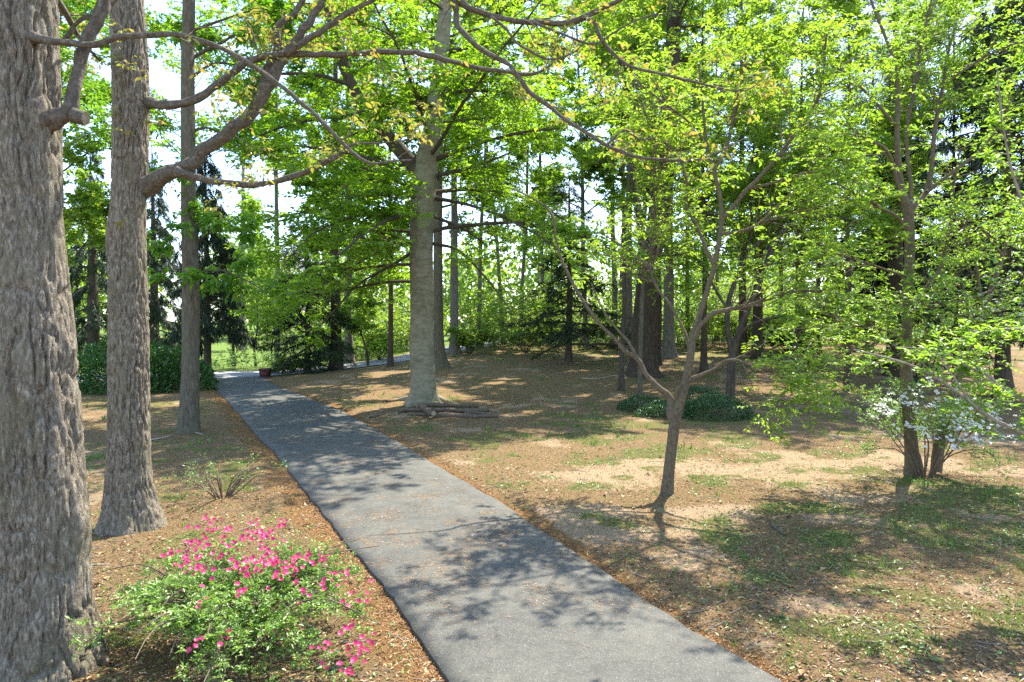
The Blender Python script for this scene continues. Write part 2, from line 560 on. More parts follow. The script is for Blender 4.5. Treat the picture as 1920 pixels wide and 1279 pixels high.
def spawn(Pp, Rr, count, rng, length, N=5, trange=(0.2, 1.0), ang=(35, 65), flat=0.6, up=0.1, droop=0.0, curl=0.25, rfac=0.5, rmax=1e9, tip=0.25, taper_len=0.55, upfn=None):
    """children of a batch of parent branches, chosen in proportion to parent length"""
    Mn, n0 = Pp.shape[:2]
    if Mn == 0 or count == 0:
        return np.zeros((0, N, 3)), np.zeros((0, N))
    seg = np.linalg.norm(np.diff(Pp, axis=1), axis=2)
    L = seg.sum(1)
    par = rng.choice(Mn, count, p=L / L.sum())
    t = rng.uniform(trange[0], trange[1], count)
    f = t * (n0 - 1)
    i0 = np.minimum(f.astype(int), n0 - 2)
    fr = (f - i0)[:, None]
    p0 = Pp[par, i0] * (1 - fr) + Pp[par, i0 + 1] * fr
    r0 = Rr[par, i0] * (1 - fr[:, 0]) + Rr[par, i0 + 1] * fr[:, 0]
    T = nrm(Pp[par, i0 + 1] - Pp[par, i0])
    rv = nrm(rng.normal(size=(count, 3)) * np.array([1, 1, flat]))
    U = nrm(rv - (rv * T).sum(1, keepdims=True) * T)
    a = np.radians(rng.uniform(ang[0], ang[1], count))[:, None]
    D = np.cos(a) * T + np.sin(a) * U
    D[:, 2] = D[:, 2] * (0.4 + 0.6 * flat) + up
    D = nrm(D)
    ln = length * (1 - taper_len * t) * rng.uniform(0.6, 1.25, count)
    step = ln / (N - 1)
    Q = np.empty((count, N, 3))
    Q[:, 0] = p0
    d = D.copy()
    for k in range(1, N):
        d = d + rng.normal(size=(count, 3)) * curl * np.array([1, 1, 0.6])
        d[:, 2] -= droop * k / N
        d = nrm(d)
        Q[:, k] = Q[:, k - 1] + d * step[:, None]
    rb = np.minimum(np.minimum(r0 * rfac, ln * 0.02 + 0.001), rmax)
    Rq = rb[:, None] * np.linspace(1, tip, N)[None]
    return Q, Rq


def leaf_points(Q, rng, nl, size, tmin=0.15, fwd=0.6, side=0.85, lift=0.0, tilt=0.35, flat=True, sizevar=0.5, tipleaf=True):
    """leaves along twigs, alternately left and right, blades near horizontal"""
    Mn, N = Q.shape[:2]
    t = np.linspace(tmin, 1.0, nl)[None] + rng.uniform(-0.5, 0.5, (Mn, nl)) * (1 - tmin) / nl
    t = np.clip(t, 0, 1)
    f = t * (N - 1)
    i0 = np.minimum(f.astype(int), N - 2)
    fr = (f - i0)[..., None]
    m = np.arange(Mn)[:, None]
    p = Q[m, i0] * (1 - fr) + Q[m, i0 + 1] * fr
    T = nrm(Q[m, i0 + 1] - Q[m, i0])
    Z = np.array([0, 0, 1.0])
    S = np.cross(T, Z)
    S = nrm(S + rng.normal(size=S.shape) * 0.15)
    sg = np.where((np.arange(nl)[None] + rng.integers(0, 2, (Mn, 1))) % 2 == 0, 1.0, -1.0)[..., None]
    d = fwd * T + side * sg * S + rng.normal(size=T.shape) * 0.3
    d[..., 2] += lift
    d = nrm(d)
    if flat:
        nn = Z + rng.normal(size=T.shape) * tilt
    else:
        nn = rng.normal(size=T.shape)
    nn = nrm(nn - (nn * d).sum(-1, keepdims=True) * d)
    s = size * rng.uniform(1 - sizevar, 1 + sizevar, (Mn, nl))
    return p.reshape(-1, 3), d.reshape(-1, 3), nn.reshape(-1, 3), s.reshape(-1)


def cat_leaves(ls):
    return tuple(np.concatenate([l[i] for l in ls]) for i in range(4))


def leaf_geo(mb, L, wid=0.45, fold=0.12, fine=False, curl=0.12):
    p, d, n, s = L
    if len(p) == 0:
        return
    w = np.cross(n, d)
    s = s[:, None]
    if wid < 0.2 and not fine:
        V = np.stack([p - w * s * wid * 0.5, p + w * s * wid * 0.5, p + d * s - n * s * curl], 1)
        mb.add(V.reshape(-1, 3), np.arange(len(p) * 3).reshape(-1, 3))
    elif not fine:
        a = p
        l = p + d * s * 0.45 + w * s * wid * 0.5 + n * s * fold
        r = p + d * s * 0.45 - w * s * wid * 0.5 + n * s * fold
        t = p + d * s - n * s * curl
        V = np.stack([a, r, t, l], 1)
        b = (np.arange(len(p)) * 4)[:, None]
        tri = np.concatenate([b + np.array([[0, 1, 2]]), b + np.array([[0, 2, 3]])], 1).reshape(-1, 3)
        mb.add(V.reshape(-1, 3), tri)
    else:
        h = wid * 0.5
        a = p
        mid = p + d * s * 0.5 - n * s * 0.02
        t = p + d * s - n * s * curl
        l1 = p + d * s * 0.25 + w * s * h * 0.85 + n * s * fold * 0.8
        l2 = p + d * s * 0.62 + w * s * h * 0.85 + n * s * fold * 0.6
        r1 = p + d * s * 0.25 - w * s * h * 0.85 + n * s * fold * 0.8
        r2 = p + d * s * 0.62 - w * s * h * 0.85 + n * s * fold * 0.6
        V = np.stack([a, r1, r2, t, l2, l1], 1)
        b = (np.arange(len(p)) * 6)[:, None]
        q = np.concatenate([b + np.array([[0, 1, 2, 3]]), b + np.array([[0, 3, 4, 5]])], 1).reshape(-1, 4)
        mb.add(V.reshape(-1, 3), None, q)


_leaf_cache = {}


def leaf_proto(matname, wid):
    key = (matname, wid)
    if key not in _leaf_cache:
        mb = MB()
        leaf_geo(mb, (np.zeros((1, 3)), np.array([[0, 1.0, 0]]), np.array([[0, 0, 1.0]]), np.ones(1)), wid, 0.12, True)
        _leaf_cache[key] = mb.mesh('leaf', [M[matname]])
    return _leaf_cache[key]


def put_leaves(root, L, matname, wid, fine=False, singles=0, part='foliage', fold=0.12, curl=0.12):
    """the leaves that show largest become single parts, the rest one stuff part"""
    p, d, n, s = L
    org = np.array(root.location)
    # crowns above the view need only enough leaves to throw their shade
    x, y, dd = project(p)
    thin = (y < -90) | (dd < 0.3) | (np.abs(x - 960) > 1150)
    rs_ = np.random.default_rng(len(p))
    near_ = depth(org) < 18
    k = ~thin | (rs_.random(len(p)) < (0.22 if near_ else 0.09))
    s = np.where(thin, s * (1.1 if near_ else 1.6), s)
    p, d, n, s = p[k], d[k], n[k], s[k]
    keep = np.ones(len(p), bool)
    if singles:
        x, y, dd = project(p)
        sz = s * F / dd
        sz[(x < 0) | (x > 1920) | (y < 0) | (y > 1279) | (dd < 0.5)] = 0
        pick = np.argsort(-sz)[:singles]
        pick = pick[sz[pick] > 9]
        me = leaf_proto(matname, wid)
        w = np.cross(d, n)
        for i in pick:
            o = bpy.data.objects.new('leaf', me)
            COL.objects.link(o)
            o.parent = root
            mx = Matrix(((w[i, 0], d[i, 0], n[i, 0], 0), (w[i, 1], d[i, 1], n[i, 1], 0), (w[i, 2], d[i, 2], n[i, 2], 0), (0, 0, 0, 1))) @ Matrix.Scale(float(s[i]), 4)
            mx.translation = Vector(p[i] - org)
            o.matrix_basis = mx
        keep[pick] = False
    if keep.any():
        mb = MB()
        leaf_geo(mb, (p[keep], d[keep], n[keep], s[keep]), wid, fold, fine, curl)
        o = link(part, mb.mesh(part, [M[matname]], org), root)
        o['kind'] = 'stuff'
        return o


def pxrows(rows, d0):
    """(px,py,w) or (px,py,w,d): traced pixel widths -> world rows (x,y,z,r)"""
    out = []
    for q in rows:
        d = q[3] if len(q) > 3 else d0
        p = P(q[0], q[1], d)
        out.append((p[0], p[1], p[2], q[2] * d / F / 2 * F / math.hypot(F, q[0] - 960)))
    return np.array(out)

# ------------------------------------------------------------------ driveway, road, ground
EDGE_L = [(387, 716), (437, 763), (494, 830), (516, 849), (570, 918), (638, 1004), (680, 1053), (721, 1098), (774, 1185), (842, 1279)]
EDGE_R = [(491, 711), (538, 731), (640, 770), (748, 830), (778, 849), (842, 889), (926, 936), (1006, 990), (1077, 1037), (1178, 1104), (1280, 1175), (1353, 1215), (1457, 1279)]


def edge_line(px):
    p = np.array([G(*q)[:2] for q in px])
    p = p[np.argsort(p[:, 1])]
    lo = p[0] + (p[0] - p[2]) / np.linalg.norm(p[0] - p[2]) * 7
    return np.vstack([lo, p])


EL, ER = edge_line(EDGE_L), edge_line(EDGE_R)
ROAD_A, ROAD_B = np.array([-17.3, 42.0]), np.array([-8.5, 45.2])      # a line along the road's middle
RD = (ROAD_B - ROAD_A) / np.linalg.norm(ROAD_B - ROAD_A)
RN = np.array([-RD[1], RD[0]])
ROAD_HW = 2.7


def road_off(x, y):
    t = (x - ROAD_A[0]) * RD[0] + (y - ROAD_A[1]) * RD[1]
    return (x - ROAD_A[0]) * RN[0] + (y - 0.12 * np.clip(t - 7, 0, 40) ** 2 - ROAD_A[1]) * RN[1]


def drive_edges(y):
    return np.interp(y, EL[:, 1], EL[:, 0]), np.interp(y, ER[:, 1], ER[:, 0])


def drive_dist(x, y):
    """signed distance-like: negative inside the driveway"""
    l, r = drive_edges(y)
    s = np.maximum(l - x, x - r)
    over = y - 40.3
    return np.maximum(s * 0.9, over)


def ground_h(x, y):
    """terrain with the fine unevenness of the soil, flattened under the driveway and the road"""
    h = terrain(x, y)
    k = sstep(drive_dist(x, y), 0.0, 0.5) * sstep(np.abs(road_off(x, y)), ROAD_HW, ROAD_HW + 0.8)
    near = 1 - sstep(y, 30, 60)
    rough = 0.05 * fbm(x * 0.7, y * 0.7, 0, 3, 21) + 0.022 * fbm(x * 3.2, y * 3.2, 0, 3, 22) + 0.03
    return h + k * near * rough - 0.03 * (1 - k)


# ground zones: R bare sand, G green, B orange needle litter
SAND = [(1500, 1150, 2.0, 0.7, 0.5), (1850, 1100, 1.5, 0.8, 0.5), (1650, 930, 2.0, 0.8, 0.8), (1300, 1200, 0.8, 0.4, 0.7), (1330, 890, 2.6, 1.0, 1.0), (1240, 1010, 1.9, 0.8, 0.9), (1560, 880, 2.8, 1.3, 1.0), (1800, 930, 1.6, 0.8, 0.8), (1130, 1000, 1.2, 0.6, 0.8), (1500, 1240, 1.0, 0.45, 0.9),
        (1750, 820, 2.5, 1.6, 0.5), (1200, 960, 1.5, 0.6, 0.7), (780, 1250, 0.35, 0.35, 0.9), (1400, 950, 1.5, 0.7, 0.8), (1640, 1000, 1.2, 0.5, 0.6), (1560, 745, 4, 2.5, 0.4), (1330, 1130, 0.8, 0.3, 0.5), (1750, 1250, 1.2, 0.3, 0.6)]
GREEN = [(1250, 790, 4.5, 2.4, 0.75), (1450, 850, 3, 1.5, 0.55), (1550, 1000, 2.5, 1.0, 0.7), (1000, 860, 3, 1.0, 0.5), (1150, 800, 3.2, 1.6, 0.9), (1050, 830, 2.5, 1.2, 0.7), (1300, 850, 2.0, 0.9, 0.7), (1600, 1080, 2.4, 1.2, 0.95), (1800, 1000, 2.0, 1.6, 1.0), (1880, 930, 1.8, 2.0, 1.0), (1700, 1190, 1.8, 0.6, 0.9), (1430, 1120, 1.0, 0.6, 0.6),
         (1480, 960, 0.8, 0.4, 0.9), (1650, 770, 3.5, 2.5, 0.8), (420, 900, 1.2, 1.6, 0.5), (240, 760, 3.2, 2.0, 0.7), (1150, 660, 14, 5, 0.9), (1550, 670, 12, 5, 0.9), (940, 660, 8, 4, 0.7), (880, 800, 2.0, 0.8, 0.4), (1830, 1200, 1.2, 0.5, 0.8), (1280, 1060, 0.7, 0.5, 0.5)]


def blobs(x, y, lst):
    z = np.zeros_like(x)
    for px, py, rx, ry, s in lst:
        c = G(px, py)
        z = np.maximum(z, s * np.exp(-((x - c[0]) / rx) ** 2 - ((y - c[1]) / ry) ** 2))
    return z


def zones(x, y):
    wx = 0.9 * fbm(x * 0.8, y * 0.8, 0, 4, 41)
    wy = 0.9 * fbm(x * 0.8, y * 0.8, 5, 4, 43)
    n1 = fbm(x * 0.9, y * 0.9, 0, 4, 31)
    n2 = fbm(x * 1.3, y * 1.3, 0, 4, 37)
    sand = np.clip(blobs(x + wx, y + wy, SAND) * 0.9 + 1.2 * n1 + 0.0, 0, 1)
    green = np.clip(blobs(x + wx, y + wy, GREEN) * 0.85 + 1.4 * n2 + 0.02, 0, 1)
    far = np.maximum(sstep(road_off(x, y), ROAD_HW, ROAD_HW + 1.5), sstep(y, 52, 62))
    green = np.maximum(green, far)
    verge = sstep(np.abs(road_off(x, y)), ROAD_HW + 2.5, ROAD_HW + 0.4) * (x < -12)
    green = np.maximum(green, verge * 0.8)
    dd = drive_dist(x, y)
    l, r = drive_edges(y)
    left = x < (l + r) / 2
    band = np.where(left, 0.55, 0.3) * (1 + 0.6 * n1)
    orange = (1 - sstep(dd, band * 0.5, band * 1.3)) * (y < 42)
    orange = np.where(left, orange, orange * 0.7)
    green = green * (1 - orange)
    sand = sand * (1 - orange * 0.7)
    return sand, green, orange, far


def axis(segs):
    return np.unique(np.concatenate([np.arange(a, b, s) for a, b, s in segs]))


def ground_material():
    m, n, l = mat('ground_soil')
    out = n.new('ShaderNodeOutputMaterial')
    bs = n.new('ShaderNodeBsdfPrincipled')
    bs.inputs['Roughness'].default_value = 0.95
    bs.inputs['Specular IOR Level'].default_value = 0.1
    tc = n.new('ShaderNodeTexCoord')
    at = n.new('ShaderNodeAttribute')
    at.attribute_name = 'zone'
    sp = n.new('ShaderNodeSeparateColor')
    l.new(at.outputs['Color'], sp.inputs[0])

    def noise(scale, detail=6, rough=0.65, dist=0.0):
        q = n.new('ShaderNodeTexNoise')
        q.inputs['Scale'].default_value = scale
        q.inputs['Detail'].default_value = detail
        q.inputs['Roughness'].default_value = rough
        q.inputs['Distortion'].default_value = dist
        l.new(tc.outputs['Object'], q.inputs['Vector'])
        return q

    def mixc(fac, a, b):
        q = n.new('ShaderNodeMix')
        q.data_type = 'RGBA'
        l.new(fac, q.inputs['Factor'])
        l.new(a, q.inputs['A'])
        l.new(b, q.inputs['B'])
        return q.outputs['Result']

    def breakup(val, nz, gain):
        a = n.new('ShaderNodeMath')
        a.operation = 'MULTIPLY_ADD'
        l.new(nz, a.inputs[0])
        a.inputs[1].default_value = gain
        a.inputs[2].default_value = -gain / 2
        b = n.new('ShaderNodeMath')
        b.operation = 'ADD'
        l.new(val, b.inputs[0])
        l.new(a.outputs[0], b.inputs[1])
        c = n.new('ShaderNodeMapRange')
        c.inputs['From Min'].default_value = 0.32
        c.inputs['From Max'].default_value = 0.62
        l.new(b.outputs[0], c.inputs['Value'])
        return c.outputs[0]
    nf = noise(38, 8, 0.72)
    nm = noise(9, 6, 0.7, 0.4)
    ng = noise(150, 3, 0.7)
    nq = noise(7, 9, 0.78, 0.5)
    lit = ramp(n, [(0.34, (0.07, 0.042, 0.02)), (0.44, (0.18, 0.115, 0.054)), (0.53, (0.285, 0.19, 0.095)), (0.66, (0.46, 0.325, 0.18))])
    l.new(nf.outputs['Fac'], lit.inputs['Fac'])
    sand = ramp(n, [(0.34, (0.20, 0.12, 0.06)), (0.45, (0.37, 0.25, 0.145)), (0.60, (0.54, 0.405, 0.265))])
    l.new(nf.outputs['Fac'], sand.inputs['Fac'])
    grn = ramp(n, [(0.32, (0.085, 0.095, 0.026)), (0.5, (0.165, 0.16, 0.05)), (0.68, (0.32, 0.265, 0.115))])
    l.new(nf.outputs['Fac'], grn.inputs['Fac'])
    org = ramp(n, [(0.34, (0.11, 0.055, 0.022)), (0.5, (0.26, 0.14, 0.055)), (0.66, (0.42, 0.26, 0.12))])
    l.new(nf.outputs['Fac'], org.inputs['Fac'])
    fld = ramp(n, [(0.35, (0.10, 0.17, 0.03)), (0.65, (0.17, 0.23, 0.05))])
    l.new(nm.outputs['Fac'], fld.inputs['Fac'])
    c = mixc(breakup(sp.outputs[0], nq.outputs['Fac'], 1.3), lit.outputs[0], sand.outputs[0])
    c = mixc(breakup(sp.outputs[1], nq.outputs['Fac'], -1.7), c, grn.outputs[0])
    c = mixc(breakup(sp.outputs[2], nf.outputs['Fac'], 0.8), c, org.outputs[0])
    c = mixc(at.outputs['Alpha'], c, fld.outputs[0])
    l.new(c, bs.inputs['Base Color'])
    ad = n.new('ShaderNodeMath')
    ad.operation = 'MULTIPLY_ADD'
    ad.inputs[1].default_value = 0.5
    l.new(ng.outputs['Fac'], ad.inputs[0])
    l.new(nf.outputs['Fac'], ad.inputs[2])
    bp = n.new('ShaderNodeBump')
    bp.inputs['Strength'].default_value = 1.0
    bp.inputs['Distance'].default_value = 0.06
    l.new(ad.outputs[0], bp.inputs['Height'])
    l.new(bp.outputs[0], bs.inputs['Normal'])
    l.new(bs.outputs[0], out.inputs['Surface'])
    return m


def sheet(name, xs, ys, hf, m, attr=False):
    X, Y = np.meshgrid(xs, ys)
    Z = hf(X, Y)
    idx = np.arange(X.size).reshape(X.shape)
    q = np.stack([idx[:-1, :-1], idx[:-1, 1:], idx[1:, 1:], idx[1:, :-1]], -1).reshape(-1, 4)
    at = None
    if attr:
        s, g, o, f = zones(X, Y)
        at = {'zone': np.stack([s, g, o, f], -1)}
    me = new_mesh(name, np.stack([X, Y, Z], -1), None, q, True, [m], at)
    return link(name, me)


gx = axis([(-700, -60, 40), (-60, -24, 3), (-24, -10, 0.5), (-10, 12, 0.13), (12, 30, 0.4), (30, 60, 3), (60, 701, 40)])
gy = axis([(-60, 0, 6), (0, 3.5, 0.5), (3.5, 14, 0.11), (14, 28, 0.2), (28, 60, 0.4), (60, 110, 2.5), (110, 1200, 45)])
ground = sheet('ground', gx, gy, ground_h, ground_material(), True)
ground['kind'] = 'structure'


def asphalt_mat(name, cols, spots):
    m, n, l = mat(name)
    out = n.new('ShaderNodeOutputMaterial')
    bs = n.new('ShaderNodeBsdfPrincipled')
    bs.inputs['Roughness'].default_value = 0.75
    bs.inputs['Specular IOR Level'].default_value = 0.3
    tc = n.new('ShaderNodeTexCoord')
    n1 = n.new('ShaderNodeTexNoise')
    n1.inputs['Scale'].default_value = 110
    n1.inputs['Detail'].default_value = 4
    n1.inputs['Roughness'].default_value = 0.8
    n2 = n.new('ShaderNodeTexNoise')
    n2.inputs['Scale'].default_value = 0.8
    n2.inputs['Detail'].default_value = 6
    vo = n.new('ShaderNodeTexVoronoi')
    vo.inputs['Scale'].default_value = 190
    for q in (n1, n2, vo):
        l.new(tc.outputs['Object'], q.inputs['Vector'])
    r = ramp(n, [(0.36, cols[0]), (0.56, cols[1]), (0.72, cols[2])])
    l.new(n1.outputs['Fac'], r.inputs['Fac'])
    r2 = ramp(n, [(0.3, (0.82, 0.82, 0.84)), (0.7, (1.15, 1.14, 1.1))])
    l.new(n2.outputs['Fac'], r2.inputs['Fac'])
    mu = n.new('ShaderNodeMix')
    mu.data_type = 'RGBA'
    mu.blend_type = 'MULTIPLY'
    mu.inputs['Factor'].default_value = 1
    l.new(r.outputs[0], mu.inputs['A'])
    l.new(r2.outputs[0], mu.inputs['B'])
    n4 = n.new('ShaderNodeTexNoise')
    n4.inputs['Scale'].default_value = 3.5
    n4.inputs['Detail'].default_value = 8
    n4.inputs['Roughness'].default_value = 0.75
    v2 = n.new('ShaderNodeTexVoronoi')
    v2.feature = 'DISTANCE_TO_EDGE'
    v2.inputs['Scale'].default_value = 0.42
    wa = n.new('ShaderNodeVectorMath')
    wa.operation = 'MULTIPLY_ADD'
    wa.inputs[1].default_value = (0.5, 0.5, 0.5)
    l.new(tc.outputs['Object'], n4.inputs['Vector'])
    l.new(n4.outputs['Color'], wa.inputs[0])
    l.new(tc.outputs['Object'], wa.inputs[2])
    l.new(wa.outputs[0], v2.inputs['Vector'])
    r4 = ramp(n, [(0.36, (0.74, 0.75, 0.76)), (0.5, (1.0, 1.0, 1.0)), (0.64, (1.22, 1.2, 1.15))])
    l.new(n4.outputs['Fac'], r4.inputs['Fac'])
    mu2 = n.new('ShaderNodeMix')
    mu2.data_type = 'RGBA'
    mu2.blend_type = 'MULTIPLY'
    mu2.inputs['Factor'].default_value = 1
    l.new(mu.outputs['Result'], mu2.inputs['A'])
    l.new(r4.outputs[0], mu2.inputs['B'])
    ck = n.new('ShaderNodeMapRange')
    ck.inputs['From Min'].default_value = 0.0
    ck.inputs['From Max'].default_value = 0.006
    ck.inputs['To Min'].default_value = 0.55
    ck.inputs['To Max'].default_value = 0.0
    l.new(v2.outputs['Distance'], ck.inputs['Value'])
    mu3 = n.new('ShaderNodeMix')
    mu3.data_type = 'RGBA'
    mu3.inputs['B'].default_value = (0.03, 0.028, 0.024, 1)
    l.new(ck.outputs[0], mu3.inputs['Factor'])
    l.new(mu2.outputs['Result'], mu3.inputs['A'])
    mu = mu3
    # pale stone chips of the aggregate
    ch = n.new('ShaderNodeMath')
    ch.operation = 'GREATER_THAN'
    sx = n.new('ShaderNodeSeparateColor')
    l.new(vo.outputs['Color'], sx.inputs[0])
    l.new(sx.outputs[0], ch.inputs[0])
    ch.inputs[1].default_value = 0.97
    m3 = n.new('ShaderNodeMix')
    m3.data_type = 'RGBA'
    m3.inputs['B'].default_value = rgb(spots)
    l.new(ch.outputs[0], m3.inputs['Factor'])
    l.new(mu.outputs['Result'], m3.inputs['A'])
    l.new(m3.outputs['Result'], bs.inputs['Base Color'])
    bp = n.new('ShaderNodeBump')
    bp.inputs['Strength'].default_value = 0.5
    bp.inputs['Distance'].default_value = 0.008
    l.new(n1.outputs['Fac'], bp.inputs['Height'])
    l.new(bp.outputs[0], bs.inputs['Normal'])
    l.new(bs.outputs[0], out.inputs['Surface'])
    return m


def build_drive():
    ys = axis([(0.5, 12, 0.08), (12, 24, 0.15), (24, 39.9, 0.3)])
    ny, nx = len(ys), 15
    l, r = drive_edges(ys)
    wv = 0.045 * fbm(ys * 2.2, 0 * ys, 0, 4, 51)
    wv2 = 0.045 * fbm(ys * 2.2, 0 * ys + 9, 0, 4, 52)
    u = np.linspace(0, 1, nx)
    X = (l + wv)[:, None] * (1 - u) + (r + wv2)[:, None] * u
    Y = np.repeat(ys[:, None], nx, 1)
    # the end meets the road along the road's own edge
    tt = sstep(Y, 34, 39.9)
    Yend = ROAD_A[1] + (X - ROAD_A[0]) * RD[1] / RD[0] - ROAD_HW / RN[1]
    Y = Y + tt * (Yend - 39.9)
    Z = terrain(X, Y) + 0.02 + 0.025 * (1 - (2 * u - 1) ** 2)[None]
    V = np.stack([X, Y, Z], -1)
    skl, skr = V[:, :1].copy(), V[:, -1:].copy()
    skl[..., 2] -= 0.12
    skr[..., 2] -= 0.12
    V = np.concatenate([skl, V, skr], 1)
    idx = np.arange(ny * (nx + 2)).reshape(ny, nx + 2)
    q = np.stack([idx[:-1, :-1], idx[:-1, 1:], idx[1:, 1:], idx[1:, :-1]], -1).reshape(-1, 4)
    me = new_mesh('driveway', V, None, q, True, [asphalt_mat('driveway_asphalt', [(0.048, 0.048, 0.041), (0.090, 0.089, 0.077), (0.165, 0.160, 0.140)], (0.26, 0.26, 0.25))])
    o = link('driveway', me)
    o['kind'] = 'structure'
    # road
    t = np.linspace(-90, 90, 121)
    s = np.linspace(-ROAD_HW, ROAD_HW, 9)
    Tt, Ss = np.meshgrid(t, s)
    X = ROAD_A[0] + RD[0] * Tt + RN[0] * Ss
    Y = ROAD_A[1] + RD[1] * Tt + RN[1] * Ss
    Y = Y + 0.12 * np.maximum(Tt - 7, 0) ** 2
    Z = terrain(X, Y) + 0.035 * (1 - (Ss / ROAD_HW) ** 2) + 0.012
    idx = np.arange(X.size).reshape(X.shape)
    q = np.stack([idx[:-1, :-1], idx[:-1, 1:], idx[1:, 1:], idx[1:, :-1]], -1).reshape(-1, 4)
    me = new_mesh('road', np.stack([X, Y, Z], -1), None, q, True, [asphalt_mat('road_asphalt', [(0.24, 0.24, 0.25), (0.29, 0.29, 0.30), (0.35, 0.35, 0.36)], (0.33, 0.33, 0.33))])
    o = link('road', me)
    o['kind'] = 'structure'


build_drive()


# ------------------------------------------------------------------ trees
def base_rows(rows, d=None, sink=0.12):
    """first row sits on the ground; the pixel trace above keeps that depth unless a row carries its own"""
    g = G(rows[0][0], rows[0][1])
    d = depth(g) if d is None else d
    w = pxrows(rows, d)
    g = np.array([w[0, 0], w[0, 1], float(ground_h(w[0, 0], w[0, 1]))])
    w[0, 2] = g[2] - sink
    return g, d, w


def auto_limbs(rows, rng, n, t0, t1, length, elev=(5, 35), N=8, droop=0.1, curl=0.08, r=0.35, prof=None, azr=None, tip=0.2):
    Q = np.empty((n, N, 3))
    R = np.empty((n, N))
    z0, z1 = rows[0, 2], rows[-1, 2]
    for i in range(n):
        t = t0 + (t1 - t0) * (i + rng.uniform(0, 1)) / n
        z = z0 + (z1 - z0) * t
        c = [np.interp(z, rows[:, 2], rows[:, k]) for k in (0, 1, 3)]
        az = i * 2.39996 + rng.uniform(-0.5, 0.5) if azr is None else rng.uniform(*azr)
        el = math.radians(rng.uniform(*elev))
        ln = length * rng.uniform(0.75, 1.2) * (prof((t - t0) / (t1 - t0)) if prof else 1)
        d = np.array([math.cos(az) * math.cos(el), math.sin(az) * math.cos(el), math.sin(el)])
        p = np.array([c[0], c[1], z])
        for k in range(N):
            Q[i, k] = p
            d = d + rng.normal(size=3) * curl
            d[2] -= droop / N * 2
            d = d / np.linalg.norm(d)
            p = p + d * ln / (N - 1)
        R[i] = min(c[2] * r * 1.2, ln * 0.017 + 0.008) * np.linspace(1, tip, N)
    return Q, R


def tree(name, label, cat, g, trunk, limbs=(), seed=1, bark='gray_bark', limb_bark=None, leaf='beech_leaf', auto=None, l2=None, l3=None, leaves=None, wid=0.5,
         singles=0, trunk_kw=None, fine=False, group=None, N_limb=12, limb_part='limb', leaf_part='foliage', twig_k=3, limb_rough=0, bare=(), auto2=None, dome=None, extra=None, twigs=True):
    rng = np.random.default_rng(seed)
    root = thing(name, label, cat, tuple(g), group)
    org = np.array(g)
    limb_bark = limb_bark or bark
    if trunk is not None:
        mb = MB()
        kw = dict(k=20, spacing=0.2, seed=seed)
        kw.update(trunk_kw or {})
        trunk_mesh(mb, trunk, **kw)
        link('trunk', mb.mesh('trunk', [M[bark]], org, True), root)
    PP, RR = [], []
    for i, rows in enumerate(limbs):
        mb = MB()
        sp = max(0.05, np.linalg.norm(rows[-1, :3] - rows[0, :3]) / 40)
        if limb_part == 'stem':
            r = spline_tube(mb, rows, 5, sp * 4, 0.10, seed + i)
        elif limb_rough:
            r = spline_tube(mb, rows, 18, max(sp * 0.5, 0.035), 0.10, seed + i, limb_rough)
        else:
            r = spline_tube(mb, rows, 9, sp, 0.10, seed + i)
        link(limb_part, mb.mesh(limb_part, [M[limb_bark]], org, True), root)
        if i in bare:
            continue
        f = fixed_n(r, N_limb)
        PP.append(f[None, :, :3])
        RR.append(f[None, :, 3])
    if auto:
        Q, R = auto_limbs(trunk, rng, N=N_limb, **auto)
        if len(Q) <= 40:
            for i in range(len(Q)):
                mb = MB()
                tubes(mb, Q[i:i + 1], R[i:i + 1], 6)
                link(limb_part, mb.mesh(limb_part, [M[limb_bark]], org, True), root)
        else:
            mb = MB()
            tubes(mb, Q, R, 5)
            o = link('branches', mb.mesh('branches', [M[limb_bark]], org, True), root)
            o['kind'] = 'stuff'
        PP.append(Q)
        RR.append(R)
    if auto2:
        Q, R = auto_limbs(trunk, rng, N=N_limb, **auto2)
        for i in range(len(Q)):
            mb = MB()
            tubes(mb, Q[i:i + 1], R[i:i + 1], 6)
            link(limb_part, mb.mesh(limb_part, [M[limb_bark]], org, True), root)
        PP.append(Q)
        RR.append(R)
    P1, R1 = np.concatenate(PP), np.concatenate(RR)
    mb = MB()
    src = []
    P2, R2 = P1, R1
    if l2:
        P2, R2 = spawn(P1, R1, rng=rng, **l2)
        if dome is not None:
            k = (((P2[:, -1] - org) / dome) ** 2).sum(1) < 1.05
            P2, R2 = P2[k], R2[k]
        if twigs:
            x, y, dd = project(P2[:, 0])
            k = (y > -400) & (dd > 0.3)
            if depth(org) > 18:
                ii = [0, P2.shape[1] // 2, P2.shape[1] - 1]
                tubes(mb, P2[k][:, ii], R2[k][:, ii], 3)
            else:
                tubes(mb, P2[k], R2[k], 4)
    P3 = P2
    if l3:
        P3, R3 = spawn(np.concatenate([P2]), R2, rng=rng, **l3)
        if twigs:
            far = depth(org) > 18
            x, y, dd = project(P3[:, 0])
            k = (y > -150) & (dd > 0.3) & (np.abs(x - 960) < 1200)
            k &= rng.random(len(P3)) < (0.16 if far else 0.55)
            ii = [0, P3.shape[1] - 1] if far else [0, P3.shape[1] // 2, P3.shape[1] - 1]
            tubes(mb, P3[k][:, ii], R3[k][:, ii], 3)
    tw = mb.mesh('twigs', [M[limb_bark]], org, True)
    if tw:
        o = link('twigs', tw, root)
        o['kind'] = 'stuff'
    if leaves:
        lv = dict(leaves)
        frac = lv.pop('frac', 1.0)
        Q = P3 if frac >= 1 else P3[rng.random(len(P3)) < frac]
        L = leaf_points(Q, rng, **lv)
        put_leaves(root, L, leaf, wid, fine, singles, leaf_part)
    if extra:
        extra(root, org, rng, P1, P2, P3)
    return root


